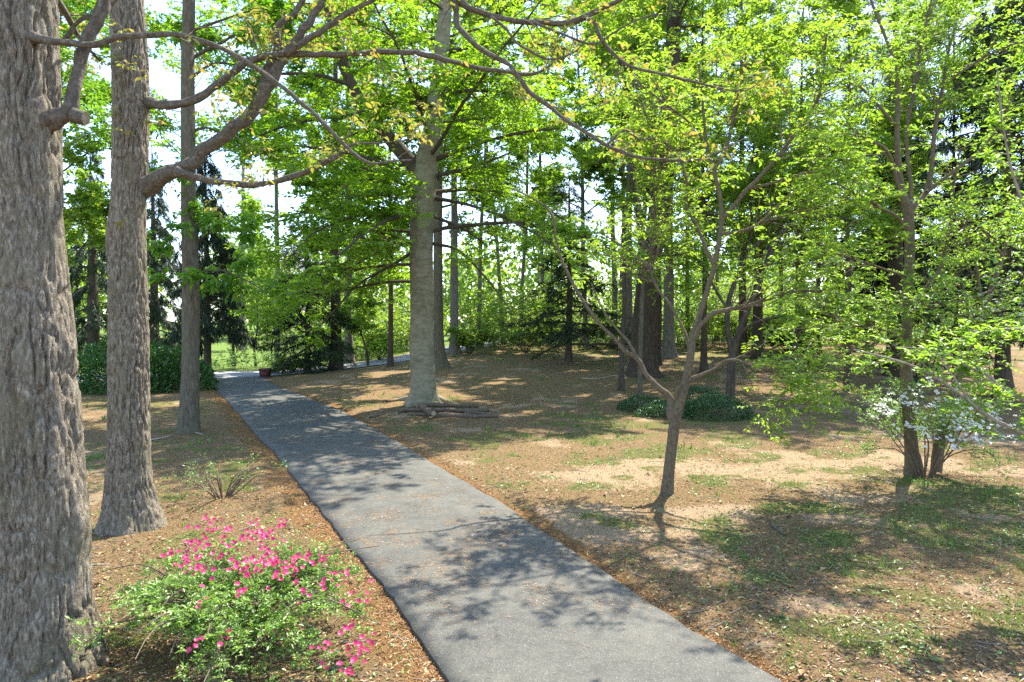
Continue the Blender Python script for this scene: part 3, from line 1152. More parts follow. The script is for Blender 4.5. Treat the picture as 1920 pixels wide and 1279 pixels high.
# --- the big oak at the driver's corner of the picture
g, d, tr = base_rows([(90, 1262, 205), (88, 1190, 186), (84, 1100, 172), (82, 985, 172), (75, 850, 160), (62, 640, 150), (54, 500, 140), (50, 400, 134), (45, 200, 130), (40, 0, 122), (34, -250, 108), (30, -600, 80), (36, -900, 40)], 6.3)
l1 = pxrows([(70, 232, 46), (112, 222, 38), (140, 206, 30), (145, 150, 26), (153, 90, 25), (172, 40, 25), (190, 0, 25), (222, -90, 21), (280, -240, 16), (330, -420, 10)], 6.25)
l2_ = pxrows([(60, 70, 22), (98, 78, 15), (150, 82, 13), (190, 82, 13), (240, 68, 12), (330, 63, 11), (370, 74, 10), (410, 88, 9.5), (470, 122, 9), (530, 162, 8), (585, 210, 7.5), (640, 268, 6.5), (690, 305, 5), (730, 302, 4), (772, 300, 3)], 6.1)
l3_ = pxrows([(40, 120, 14), (120, 75, 9), (150, 40, 8), (200, 15, 7), (250, -40, 5)], 6.9)
stub = pxrows([(138, 216, 34), (150, 220, 33), (161, 222, 30)], 6.2)


def oak_extra(root, org, rng, P1, P2, P3):
    mb = MB()
    tubes(mb, stub[None, :, :3], stub[None, :, 3], 12, cap=True)
    link('cut_stub', mb.mesh('cut_stub', [M['limb_bark']], org, True), root)


tree('oak_tree', 'huge oak trunk with deeply furrowed grey bark, nearest tree, beside the pink azalea', 'tree', g, tr, [l1, l2_, l3_], 11, 'oak_bark', 'limb_bark', 'oak_leaf',
     auto=dict(n=9, t0=0.6, t1=1.0, length=4.5, elev=(10, 50)),
     l2=dict(count=70, length=1.0, N=7, trange=(0.3, 1), ang=(30, 75), flat=0.9, up=0.1, curl=0.3, rmax=0.010),
     l3=dict(count=420, length=0.42, N=5, trange=(0.2, 1), flat=0.9, curl=0.35, rmax=0.004),
     leaves=dict(nl=4, size=0.06, tmin=0.5, lift=-0.5, tilt=0.8), wid=0.5, singles=260,
     limb_rough=0.026, trunk_kw=dict(k=170, spacing=0.03, flare=0.16, flare_h=0.35, bark=0.072, bfreq=14, vstretch=0.17, bumps=[(2.95, -0.05, 0.28, 0.14, 0.05), (1.35, -0.1, 0.35, 0.2, 0.05)]), extra=oak_extra)

# --- second oak
g, d, tr = base_rows([(247, 992, 128), (246, 970, 112), (244, 930, 96), (242, 880, 86), (242, 800, 80), (241, 700, 77), (241, 600, 74), (238, 480, 75), (237, 430, 77), (241, 380, 71), (244, 300, 70), (245, 200, 69), (243, 100, 65), (239, 0, 62), (236, -300, 54), (236, -700, 42), (240, -1100, 26)], None)
D2 = d
tr[:, 3] *= 0.94
la = pxrows([(250, 200, 40, 10.62), (278, 193, 24, 10.58), (295, 194, 18, 10.5), (320, 197, 17), (370, 184, 16), (410, 158, 14), (450, 121, 13), (490, 107, 12), (560, 101, 11), (640, 101, 10), (750, 97, 9), (800, 103, 9), (870, 122, 8), (940, 135, 7), (995, 139, 6), (1030, 122, 4), (1075, 95, 3)], 10.3)
lb = pxrows([(250, 366, 44, 10.66), (283, 345, 37, 10.62), (300, 335, 33, 10.58), (330, 320, 33, 10.5), (365, 298, 31), (430, 253, 29), (472, 205, 27), (505, 160, 25), (530, 108, 20), (575, 48, 15), (610, -5, 13), (650, -80, 9), (690, -180, 5)], 10.4)
lb[:, 3] *= 0.86
lb2 = pxrows([(490, 180, 20), (512, 110, 15), (522, 50, 12), (550, 25, 10), (568, -10, 9), (590, -90, 6)], 10.6)
lb3 = pxrows([(535, 100, 13), (575, 72, 11), (625, 44, 10), (670, 18, 9), (705, -5, 8), (760, -50, 5)], 10.2)
lc = pxrows([(330, 322, 16), (370, 331, 13), (405, 342, 12), (440, 348, 12), (500, 345, 11), (560, 327, 10), (620, 302, 9), (648, 280, 7), (665, 270, 5), (720, 268, 3), (770, 262, 2)], 10.3)
ld = pxrows([(238, -300, 40, 10.5), (400, -350, 26, 10), (560, -320, 22, 9.4), (740, -150, 18, 8.8), (845, -12, 13, 8.4), (900, 25, 10, 8.4), (1000, 41, 9, 8.4), (1080, 38, 9, 8.4), (1130, 16, 8, 8.4), (1180, -8, 7, 8.4), (1260, -40, 5, 8.4)], 8.4)
ld2 = pxrows([(838, -20, 10), (853, 10, 10), (854, 45, 9.5), (872, 64, 9), (905, 95, 8.5), (960, 126, 8), (1000, 180, 8), (1050, 217, 7.5), (1090, 242, 7), (1140, 272, 6.5), (1200, 294, 6), (1290, 302, 4), (1340, 288, 3), (1395, 260, 2)], 8.35)
ld3 = pxrows([(1090, 30, 7), (1115, 42, 6), (1130, 76, 6), (1170, 120, 5.5), (1230, 136, 5), (1310, 156, 4), (1390, 172, 3), (1430, 150, 2)], 8.3)
ld4 = pxrows([(920, 30, 5), (950, 55, 5), (975, 85, 4.5), (1030, 112, 4), (1080, 95, 3), (1110, 60, 2)], 8.3)
ld5 = pxrows([(1000, 42, 5), (1050, 62, 4), (1110, 82, 4), (1150, 62, 3), (1200, 35, 3), (1250, 25, 2)], 8.2)
ld6 = pxrows([(1140, 270, 5), (1170, 245, 3.5), (1200, 262, 3), (1235, 255, 2)], 8.3)
def sprouts(spots):
    def f(root, org, rng, P1, P2, P3):
        mb = MB()
        LL = []
        for (px, py, dd_, m) in spots:
            st = P(px, py, dd_)
            az = rng.uniform(-2.4, -0.7, m)
            dv = np.stack([np.cos(az), np.sin(az), rng.uniform(0.0, 0.8, m)], 1) * rng.uniform(0.10, 0.26, (m, 1))
            t = np.linspace(0, 1, 4)[None, :, None]
            Q = st + dv[:, None] * t + np.array([0, 0, -0.05]) * t ** 2
            tubes(mb, Q, np.full((m, 4), 0.003), 4)
            LL.append(leaf_points(Q, rng, 4, 0.07, tmin=0.5, lift=-0.4, tilt=0.8))
        o = link('sprout_twigs', mb.mesh('sprout_twigs', [M['pale_bark']], org), root)
        o['kind'] = 'stuff'
        mb = MB()
        leaf_geo(mb, cat_leaves(LL), 0.45, 0.12, True)
        o = link('sprout_leaves', mb.mesh('sprout_leaves', [M['oak_leaf']], org), root)
        o['kind'] = 'stuff'
    return f


tree('oak_tree', 'second oak behind the huge trunk, with two crooked low boughs reaching over the driveway', 'tree', g, tr, [la, lb, lb2, lb3, lc, ld, ld2, ld3, ld4, ld5, ld6], 12, 'oak_bark', 'limb_bark', 'oak_leaf',
     auto=dict(n=8, t0=0.72, t1=1.0, length=4.0, elev=(15, 55)),
     l2=dict(count=190, length=1.1, N=7, trange=(0.25, 1), ang=(30, 75), flat=0.9, up=0.08, curl=0.3, rmax=0.010),
     l3=dict(count=1300, length=0.42, N=5, trange=(0.2, 1), flat=0.9, curl=0.35, rmax=0.0045),
     leaves=dict(nl=4, size=0.08, tmin=0.5, lift=-0.5, tilt=0.8), wid=0.5, singles=300,
     limb_rough=0.026, trunk_kw=dict(k=150, spacing=0.038, flare=0.12, flare_h=0.3, bark=0.055, bfreq=20, vstretch=0.17, lobes=5, lobe_amp=0.10,
                   bumps=[(5.05, -0.35, 0.25, 0.12, 0.05), (2.5, 3.0, 0.5, 0.25, 0.03), (5.75, -0.4, 0.2, 0.10, 0.06), (4.4, 3.4, 0.3, 0.2, 0.03)]),
     extra=sprouts([(238, 420, D2 - 0.30, 4), (240, 255, D2 - 0.28, 4), (248, 135, D2 - 0.28, 5), (240, 60, D2 - 0.28, 4), (275, 150, D2 - 0.2, 3), (215, 218, D2 - 0.2, 3), (300, 235, D2 - 0.1, 4)]))

# --- third grey trunk on the left verge
g, d, tr = base_rows([(354, 812, 48), (354, 795, 42), (355, 760, 37), (357, 700, 34), (358, 600, 33), (357, 500, 31), (354, 400, 29), (353, 300, 27), (352, 150, 25), (354, 0, 23), (356, -300, 18), (358, -600, 11)], None)
hl = []
for rows in ([(356, 470, 6), (390, 440, 4), (430, 432, 3), (470, 440, 2)], [(357, 520, 6), (400, 505, 4), (450, 520, 3), (500, 548, 2)], [(352, 320, 7), (320, 310, 5), (290, 320, 3), (265, 340, 2)],
             [(352, 150, 7), (400, 120, 5), (450, 125, 4), (500, 150, 2)], [(353, 60, 7), (410, 40, 5), (470, 20, 3)], [(356, 420, 6), (320, 425, 4), (290, 440, 2)], [(353, 250, 6), (390, 240, 4), (430, 260, 2)], [(356, 540, 5), (330, 530, 3), (300, 545, 2)]):
    hl.append(pxrows([(a, b, w, d - 0.5 * i * (1 if len(hl) % 3 else -0.5)) for i, (a, b, w) in enumerate(rows)], d))
tree('hickory_tree', 'slimmer grey trunk standing on the strip beside the driveway, behind the second oak', 'tree', g, tr, hl, 13, 'hickory_bark', 'dark_bark', 'hickory_leaf',
     auto=dict(n=10, t0=0.45, t1=1.0, length=3.6, elev=(0, 40)),
     l2=dict(count=110, length=1.3, N=6, trange=(0.3, 1), flat=0.5, up=0.05, droop=0.15, rmax=0.012),
     l3=dict(count=1750, length=0.65, N=5, trange=(0.3, 1), flat=0.5, droop=0.2, rmax=0.006),
     leaves=dict(nl=7, size=0.19, tmin=0.3, lift=-0.25, tilt=0.35), wid=0.45, singles=200,
     trunk_kw=dict(k=48, spacing=0.06, flare=0.04, bark=0.022, bfreq=18, vstretch=0.2, lobes=4, lobe_amp=0.06))

# --- the beech in the middle
g, d, tr = base_rows([(793, 760, 64), (793, 750, 57), (793, 735, 51), (792, 700, 47), (791, 640, 45), (791, 560, 45), (790, 450, 44), (792, 380, 46), (797, 325, 48), (803, 285, 40), (813, 230, 34), (821, 160, 31), (829, 80, 28), (836, 0, 25), (843, -150, 20), (850, -400, 12)], None)
DB = d
bl = [pxrows([(790, 335, 34), (776, 312, 30), (756, 289, 28), (722, 250, 27), (690, 214, 25), (660, 160, 23), (641, 110, 22), (628, 60, 21), (613, 0, 20), (590, -130, 15), (565, -320, 8)], d)]
for k, (rows, dz) in enumerate((([(775, 405, 9), (735, 397, 7), (700, 402, 6), (678, 418, 4), (660, 440, 2)], -0.6),
                                ([(772, 350, 9), (720, 360, 6), (640, 385, 5), (560, 400, 3), (490, 415, 2)], -0.9),
                                ([(770, 455, 7), (720, 468, 5), (650, 505, 4), (590, 545, 3), (530, 575, 2)], -1.0),
                                ([(770, 475, 7), (730, 500, 5), (670, 535, 4), (620, 590, 3), (580, 630, 1.5)], 0.5),
                                ([(815, 372, 8), (870, 382, 6), (930, 402, 5), (990, 430, 4), (1040, 462, 2)], -0.8),
                                ([(812, 405, 7), (870, 430, 5), (905, 455, 3)], 0.6),
                                ([(812, 457, 7), (860, 470, 5), (910, 520, 4), (960, 585, 2)], -0.9),
                                ([(815, 330, 9), (860, 320, 7), (910, 305, 5), (960, 285, 3)], -0.7),
                                ([(815, 300, 10), (880, 275, 7), (970, 250, 5), (1060, 240, 3)], -1.0),
                                ([(700, 225, 9), (620, 220, 7), (540, 235, 5), (470, 262, 3)], -0.8),
                                ([(660, 160, 9), (590, 140, 7), (510, 140, 5), (440, 155, 3)], -0.6),
                                ([(828, 100, 10), (900, 85, 7), (990, 80, 5), (1070, 95, 3)], -0.8),
                                ([(822, 180, 10), (880, 170, 7), (960, 175, 5), (1040, 190, 3)], -1.2),
                                ([(640, 105, 9), (600, 60, 7), (540, 30, 5), (480, 20, 3)], -0.8),
                                ([(818, 200, 9), (770, 190, 6), (710, 200, 5), (660, 215, 3)], -1.5))):
    bl.append(pxrows([(a, b, w, d + dz * i) for i, (a, b, w) in enumerate(rows)], d))


def beech_extra(root, org, rng, P1, P2, P3):
    for (rows) in ([(775, 752, 14), (745, 752, 8), (725, 755, 4)], [(815, 752, 16), (840, 757, 9), (860, 760, 4)], [(790, 757, 16), (785, 766, 9), (776, 771, 4)], [(805, 757, 14), (822, 764, 8), (838, 768, 4)]):
        w = []
        for i, (a, b, ww) in enumerate(rows):
            q = G(a, b)
            r = ww * depth(q) / F / 2
            w.append((q[0], q[1], float(ground_h(q[0], q[1])) + (0.12 if i == 0 else 0.0), r))
        mb = MB()
        spline_tube(mb, np.array(w), 8, 0.08, 0.1)
        link('root', mb.mesh('root', [M['beech_bark']], org, True), root)


tree('beech_tree', 'large beech with smooth pale grey trunk forking high up, log pile at its foot', 'tree', g, tr, bl, 14, 'beech_bark', 'dark_bark', 'beech_leaf',
     auto2=dict(n=8, t0=0.20, t1=0.36, r=0.12, length=6.5, elev=(2, 18), droop=0.32, azr=(2.6, 4.4)),
     auto=dict(n=30, t0=0.26, t1=0.98, r=0.16, length=8.0, elev=(-8, 25), droop=0.25, prof=lambda t: 1.1 - 0.5 * t),
     l2=dict(count=900, length=2.6, N=6, trange=(0.12, 1), flat=0.25, up=-0.02, droop=0.12, curl=0.15, rmax=0.02),
     l3=dict(count=7600, length=0.95, N=4, trange=(0.1, 1), flat=0.25, droop=0.12, curl=0.2, rmax=0.006),
     leaves=dict(nl=11, size=0.14, tmin=0.15, lift=-0.1, tilt=0.3), wid=0.6,
     trunk_kw=dict(k=48, spacing=0.08, flare=0.08, flare_h=0.2, lobes=6, lobe_amp=0.30, bumps=[(5.3, -1.5, 0.2, 0.09, 0.05), (3.9, -2.0, 0.18, 0.08, 0.05), (6.4, -1.2, 0.2, 0.09, 0.04), (2.6, -0.9, 0.2, 0.08, 0.04), (7.6, -1.8, 0.25, 0.12, 0.05)]), extra=beech_extra)

g, d, tr = base_rows([(826, 690, 30), (825, 675, 24), (823, 640, 20), (822, 560, 18), (821, 450, 17), (822, 330, 16), (824, 150, 14), (826, -100, 10)], None)
tree('beech_tree', 'darker shaded beech trunk half hidden just behind the big pale beech', 'tree', g, tr, [], 15, 'hickory_bark', 'dark_bark', 'beech_leaf',
     auto=dict(n=14, t0=0.35, t1=1.0, length=5, elev=(0, 35)),
     l2=dict(count=260, length=2.4, N=5, flat=0.3, droop=0.1, rmax=0.02), l3=dict(count=2400, length=1.0, N=4, flat=0.3, droop=0.1, rmax=0.008),
     leaves=dict(nl=9, size=0.22, tilt=0.35), wid=0.6, trunk_kw=dict(flare=0.5, flare_h=0.5, lobes=6, lobe_amp=0.15))

# --- the brown pines behind the evergreen shrub
g, d, tr = base_rows([(1210, 706, 70), (1209, 690, 50), (1211, 650, 42), (1214, 600, 38), (1221, 500, 37), (1231, 420, 38), (1243, 340, 38), (1253, 230, 33), (1262, 80, 28), (1270, -150, 20), (1275, -350, 10)], None)
DP = d
pl = []
for rows, dz in (([(1245, 395, 7), (1290, 396, 5), (1340, 405, 4), (1380, 415, 2)], -0.3), ([(1240, 435, 6), (1290, 436, 5), (1330, 448, 3)], 0.3), ([(1235, 480, 5), (1290, 478, 4), (1320, 500, 2)], -0.2), ([(1225, 430, 4), (1200, 440, 3), (1175, 445, 2)], 0.4)):
    pl.append(pxrows([(a, b, w, d + dz * i) for i, (a, b, w) in enumerate(rows)], d))
tree('pine_tree', 'thick leaning pine with dark brown furrowed trunk behind the evergreen shrub', 'tree', g, tr, pl, 16, 'pine_bark', 'pine_bark', 'pine_needle',
     auto=dict(n=22, t0=0.55, t1=1.0, length=4.5, elev=(-5, 30), prof=lambda t: 1.1 - 0.6 * t),
     l2=dict(count=260, length=1.5, N=5, flat=0.4, up=0.1, rmax=0.02), l3=dict(count=1300, length=0.5, N=4, flat=0.6, up=0.25, rmax=0.008),
     leaves=dict(nl=12, size=0.20, tmin=0.5, fwd=0.9, side=0.5, tilt=1.0), wid=0.09, trunk_kw=dict(k=40, spacing=0.08, flare=0.2, flare_h=0.5, bark=0.03, bfreq=11, vstretch=0.3, lobes=4, lobe_amp=0.15))
g, d, tr = base_rows([(1189, 700, 30), (1191, 670, 20), (1195, 600, 17), (1203, 500, 15), (1203, 440, 15), (1197, 395, 14), (1190, 340, 13), (1181, 250, 11), (1172, 120, 9), (1165, -60, 6)], DP + 1.2)
pl = [pxrows([(1203, 445, 13), (1208, 400, 10), (1212, 350, 9), (1216, 260, 7), (1222, 140, 5)], d)]
tree('pine_tree', 'slender dark trunk forking in two, standing close against the thick leaning pine', 'tree', g, tr, pl, 17, 'dark_bark', 'dark_bark', 'wood_leaf',
     auto=dict(n=10, t0=0.5, t1=1.0, length=2.5, elev=(10, 50)),
     l2=dict(count=90, length=1.4, N=5, flat=0.5, rmax=0.015), l3=dict(count=450, length=0.7, N=4, flat=0.5, rmax=0.006),
     leaves=dict(nl=8, size=0.15), wid=0.5, trunk_kw=dict(flare=0.3, bark=0.015, bfreq=12))

# --- the small crooked dogwood in front of the evergreen shrub
g, d, tr = base_rows([(1251, 928, 32), (1252, 910, 28), (1256, 870, 26), (1261, 830, 26), (1266, 790, 27), (1274, 755, 26), (1286, 715, 21), (1294, 670, 19), (1300, 630, 18), (1312, 590, 15), (1326, 545, 13), (1340, 495, 12), (1350, 440, 11), (1353, 410, 11), (1350, 370, 10), (1338, 320, 9), (1325, 270, 7), (1318, 200, 5), (1310, 120, 3.5)], None)
DC = d
cl = []
for rows, dz in (([(1264, 790, 22), (1255, 755, 17), (1247, 738, 15), (1226, 716, 11), (1208, 700, 10), (1196, 672, 9), (1170, 656, 8.5), (1143, 628, 8), (1118, 598, 7.5), (1096, 565, 7), (1080, 540, 6.5), (1064, 512, 6), (1050, 480, 5.5), (1042, 445, 5), (1038, 410, 4.5), (1020, 385, 3.5), (985, 365, 3), (950, 350, 2)], 0.04),
                 ([(1195, 672, 6), (1178, 640, 4), (1150, 610, 3), (1125, 570, 2.5), (1108, 530, 2)], 0.08),
                 ([(1298, 640, 13), (1312, 615, 10), (1335, 590, 9), (1365, 582, 8.5), (1400, 574, 8), (1440, 560, 7), (1490, 548, 5), (1540, 545, 3)], -0.10),
                 ([(1288, 715, 10), (1310, 705, 7), (1340, 692, 6), (1365, 675, 5), (1400, 680, 4), (1450, 700, 3), (1500, 730, 2)], -0.16),
                 ([(1353, 412, 10), (1372, 390, 8), (1400, 355, 7.5), (1430, 325, 7), (1465, 285, 6.5), (1500, 240, 6), (1530, 190, 5), (1545, 130, 4), (1550, 60, 3)], -0.08),
                 ([(1340, 495, 9), (1325, 470, 7), (1318, 450, 6), (1305, 420, 6), (1290, 390, 5.5), (1286, 330, 5), (1270, 290, 4.5), (1240, 260, 4), (1215, 225, 3), (1200, 180, 2)], 0.10),
                 ([(1285, 712, 9), (1290, 690, 7), (1292, 655, 6), (1285, 625, 6), (1272, 600, 5.5), (1255, 570, 5), (1235, 545, 5), (1218, 500, 5), (1224, 450, 4.5), (1228, 400, 4.5), (1226, 340, 4), (1232, 270, 3), (1240, 200, 2)], 0.12),
                 ([(1222, 500, 4), (1195, 485, 3.5), (1165, 460, 3), (1130, 440, 2)], 0.08),
                 ([(1338, 320, 7), (1360, 280, 6), (1375, 230, 5), (1385, 170, 4), (1400, 100, 3)], 0.10),
                 ([(1400, 355, 6), (1440, 345, 5), (1490, 330, 4), (1540, 320, 3)], -0.15),
                 ([(1318, 260, 5), (1280, 220, 4), (1240, 190, 3), (1190, 150, 2)], -0.15),
                 ([(1350, 440, 6), (1400, 430, 5), (1450, 410, 4), (1500, 400, 3)], -0.18),
                 ([(1276, 765, 8), (1268, 745, 6), (1270, 728, 5), (1280, 722, 4)], -0.05)):
    cl.append(pxrows([(a, b, w, d + dz * i) for i, (a, b, w) in enumerate(rows)], d))
tr[:, 3] *= 0.78
cl[0][:, 3] *= 0.85
tree('dogwood_tree', 'small crooked dogwood whose bare pale limb reaches sideways across the pine trunks', 'tree', g, tr, cl, 18, 'dogwood_bark', 'dogwood_bark', 'lime_leaf', bare=(0, 1, 7, 12), limb_rough=0.008,
     l2=dict(count=360, length=2.2, N=7, trange=(0.35, 1), ang=(30, 65), flat=0.4, up=0.12, curl=0.18, rmax=0.010, rfac=0.45),
     l3=dict(count=1850, length=0.6, N=4, trange=(0.2, 1), flat=0.3, droop=0.05, curl=0.22, rmax=0.0035),
     leaves=dict(nl=9, size=0.088, tmin=0.2, lift=-0.15, tilt=0.35), wid=0.5, singles=300, fine=False,
     trunk_kw=dict(k=28, spacing=0.06, flare=0.10, flare_h=0.2, bark=0.006, bfreq=30))

# --- the multi-stemmed tree rising out of the evergreen shrub
g, d, tr = base_rows([(1370, 748, 19), (1370, 720, 17), (1371, 690, 16), (1374, 665, 16), (1385, 625, 13), (1398, 590, 12), (1415, 550, 11), (1432, 510, 10), (1455, 455, 9), (1485, 415, 8), (1505, 380, 7), (1530, 330, 5), (1550, 270, 3)], None)
ml = []
for rows, dz in (([(1372, 660, 11), (1365, 620, 10), (1364, 580, 10), (1372, 545, 9), (1388, 505, 8), (1400, 470, 7), (1410, 420, 6), (1405, 350, 5), (1415, 270, 4), (1420, 190, 3)], 0.15),
                 ([(1378, 650, 8), (1392, 622, 7), (1415, 606, 6), (1450, 596, 6), (1500, 590, 5), (1560, 592, 4), (1620, 594, 3)], -0.35),
                 ([(1432, 510, 7), (1450, 450, 6), (1480, 400, 5), (1510, 340, 4), (1540, 290, 3)], 0.3),
                 ([(1485, 415, 6), (1530, 405, 5), (1580, 410, 4), (1640, 430, 2)], -0.4),
                 ([(1400, 470, 6), (1440, 440, 5), (1460, 390, 4), (1490, 330, 3)], 0.3),
                 ([(1364, 580, 6), (1340, 540, 5), (1320, 500, 4), (1290, 460, 3)], 0.3)):
    ml.append(pxrows([(a, b, w, d + dz * i) for i, (a, b, w) in enumerate(rows)], d))
tree('ornamental_tree', 'low forking tree whose trunk rises out of the evergreen shrub, one limb arching sideways', 'tree', g, tr, ml, 19, 'dark_bark', 'dark_bark', 'lime_leaf',
     l2=dict(count=260, length=2.9, N=6, trange=(0.3, 1), ang=(30, 65), flat=0.4, up=0.05, curl=0.18, rmax=0.016),
     l3=dict(count=3000, length=0.9, N=4, trange=(0.2, 1), flat=0.35, droop=0.08, rmax=0.006),
     leaves=dict(nl=10, size=0.15, tmin=0.2, tilt=0.4), wid=0.5, trunk_kw=dict(flare=0.1))
g, d, tr = base_rows([(1200, 742, 10), (1200, 700, 9), (1201, 640, 9), (1204, 560, 8), (1207, 480, 7), (1200, 400, 5), (1190, 320, 4)], None)
tree('sapling', 'thin straight young trunk at the end of the evergreen shrub in front of the pine', 'tree', g, tr, [], 20, 'hickory_bark', None, 'lime_leaf',
     auto=dict(n=8, t0=0.55, t1=1.0, length=1.8, elev=(20, 50)), l2=dict(count=50, length=0.9, N=5, flat=0.4, rmax=0.008), l3=dict(count=160, length=0.5, N=4, flat=0.4, rmax=0.004),
     leaves=dict(nl=7, size=0.11), wid=0.5, trunk_kw=dict(flare=0.05, k=12))

# --- the dogwood at the right with the white azalea at its foot
g, d, tr = base_rows([(1712, 890, 34), (1711, 870, 30), (1708, 830, 27), (1704, 780, 25), (1701, 740, 25), (1699, 690, 23), (1699, 640, 22), (1701, 580, 20), (1704, 520, 20), (1706, 460, 20), (1704, 420, 20), (1702, 392, 20), (1690, 350, 13), (1684, 300, 11), (1682, 240, 10), (1683, 190, 9), (1680, 130, 7), (1660, 70, 6), (1640, 20, 5), (1620, -40, 3)], None)
DR = d
rl = []
for rows, dz in (([(1704, 400, 14), (1718, 382, 12), (1736, 362, 11), (1746, 320, 10), (1750, 270, 9), (1757, 215, 8), (1768, 160, 7), (1780, 90, 6), (1800, 20, 4)], 0.06),
                 ([(1738, 360, 9), (1770, 335, 8), (1810, 305, 7), (1840, 280, 6), (1870, 240, 5), (1900, 180, 4)], -0.12),
                 ([(1690, 370, 10), (1680, 335, 8), (1672, 300, 7), (1655, 275, 6), (1625, 262, 5), (1595, 240, 4), (1560, 225, 3)], -0.12),
                 ([(1705, 400, 12), (1708, 350, 9), (1702, 300, 8), (1700, 240, 7), (1712, 180, 7), (1722, 110, 6), (1740, 30, 5), (1755, -40, 3)], 0.1),
                 ([(1700, 430, 9), (1680, 405, 8), (1650, 390, 7), (1630, 375, 6), (1600, 360, 5), (1570, 345, 3)], -0.18),
                 ([(1704, 600, 9), (1718, 570, 9), (1740, 535, 8.5), (1762, 505, 8), (1775, 460, 7), (1782, 410, 6), (1790, 340, 5), (1800, 280, 3)], 0.08),
                 ([(1755, 885, 26), (1760, 840, 24), (1772, 790, 22), (1782, 750, 20), (1800, 700, 17), (1830, 640, 14), (1845, 590, 12), (1860, 540, 11), (1880, 480, 9), (1900, 400, 7), (1915, 320, 5)], 0.05),
                 ([(1845, 590, 8), (1838, 550, 7), (1830, 500, 6), (1815, 455, 5), (1800, 410, 4)], 0.1),
                 ([(1830, 640, 7), (1815, 590, 6), (1812, 555, 5), (1795, 520, 4), (1780, 490, 3)], -0.15),
                 ([(1860, 545, 7), (1890, 520, 5), (1930, 510, 4), (1980, 515, 3)], -0.2),
                 ([(1880, 480, 6), (1850, 440, 5), (1830, 420, 4), (1800, 430, 3)], -0.2),
                 ([(1700, 640, 8), (1660, 620, 6), (1610, 610, 5), (1560, 600, 3)], -0.3),
                 ([(1682, 240, 7), (1640, 190, 6), (1600, 150, 5), (1560, 110, 3)], -0.2),
                 ([(1703, 560, 7), (1760, 582, 5), (1830, 600, 4), (1900, 622, 3)], -0.35),
                 ([(1703, 520, 7), (1650, 502, 5), (1590, 482, 4), (1530, 470, 2)], -0.3),
                 ([(1701, 610, 7), (1650, 640, 5), (1600, 655, 4), (1560, 668, 2)], -0.4),
                 ([(1860, 545, 6), (1800, 565, 5), (1740, 575, 4), (1690, 590, 2)], -0.4),
                 ([(1830, 640, 6), (1790, 650, 5), (1740, 655, 4), (1690, 668, 2)], -0.35),
                 ([(1768, 160, 6), (1810, 130, 5), (1860, 100, 4), (1910, 80, 3)], -0.2)):
    rl.append(pxrows([(a, b, w, d + dz * i) for i, (a, b, w) in enumerate(rows)], d))


def bracts(root, org, rng, Q, n, region, size=0.07, part='flower'):
    """white four-bract flowers lying flat on the twig ends inside a world-space ball"""
    c, r = region
    p = Q[:, -1]
    k = np.linalg.norm((p - c) / r, axis=1) < 1
    p = p[k]
    if len(p) > n:
        p = p[rng.choice(len(p), n, replace=False)]
    me = flower_mesh('white_flower', 'white_petal', 4, 0.75, 0.1)
    for q in p:
        o = bpy.data.objects.new(part, me)
        COL.objects.link(o)
        o.parent = root
        o.location = Vector(q - org) + Vector((0, 0, 0.015))
        s = size * rng.uniform(0.7, 1.2)
        o.scale = (s, s, s)
        o.rotation_euler = (rng.normal() * 0.35, rng.normal() * 0.35, rng.uniform(0, 6.28))


_fl = {}


def flower_mesh(key, matname, petals, wid, lift):
    if key in _fl:
        return _fl[key]
    mb = MB()
    for i in range(petals):
        a = 2 * math.pi * i / petals
        d = np.array([[math.cos(a), math.sin(a), lift]])
        d = nrm(d)
        n = nrm(np.array([[-math.cos(a) * lift, -math.sin(a) * lift, 1.0]]))
        w = np.cross(n, d)
        p = np.zeros((1, 3))
        V = np.concatenate([p, p + d * 0.22 - w * wid * 0.18, p + d * 0.42 - w * wid * 0.32 - n * 0.02, p + d * 0.56 - n * 0.05, p + d * 0.42 + w * wid * 0.32 - n * 0.02, p + d * 0.22 + w * wid * 0.18])
        mb.add(V, None, [[0, 1, 2, 3], [0, 3, 4, 5]])
    _fl[key] = mb.mesh('flower', [M[matname]])
    return _fl[key]


def right_extra(root, org, rng, P1, P2, P3):
    bracts(root, org, rng, P3, 130, (P(1860, 570, DR - 0.8), np.array([1.1, 2.2, 0.65])))
    bracts(root, org, rng, P3, 60, (P(1850, 60, DR - 0.5), np.array([1.0, 2.5, 0.9])))
    bracts(root, org, rng, P3, 50, (P(1690, 100, DR - 0.5), np.array([1.0, 2.5, 0.9])))


tree('dogwood_tree', 'tall two-stemmed dogwood rising out of the white azalea', 'tree', g, tr, rl, 21, 'dogwood_bark', 'dogwood_bark', 'dogwood_leaf',
     l2=dict(count=430, length=2.0, N=7, trange=(0.35, 1), ang=(30, 70), flat=0.4, up=0.1, curl=0.2, rmax=0.010, rfac=0.45),
     l3=dict(count=2200, length=0.6, N=4, trange=(0.2, 1), flat=0.3, droop=0.06, curl=0.22, rmax=0.0035),
     leaves=dict(nl=8, size=0.085, tmin=0.2, lift=0.0, tilt=0.35), wid=0.52, singles=300,
     trunk_kw=dict(k=28, spacing=0.07, flare=0.15, flare_h=0.25, bark=0.006, bfreq=30), extra=right_extra)

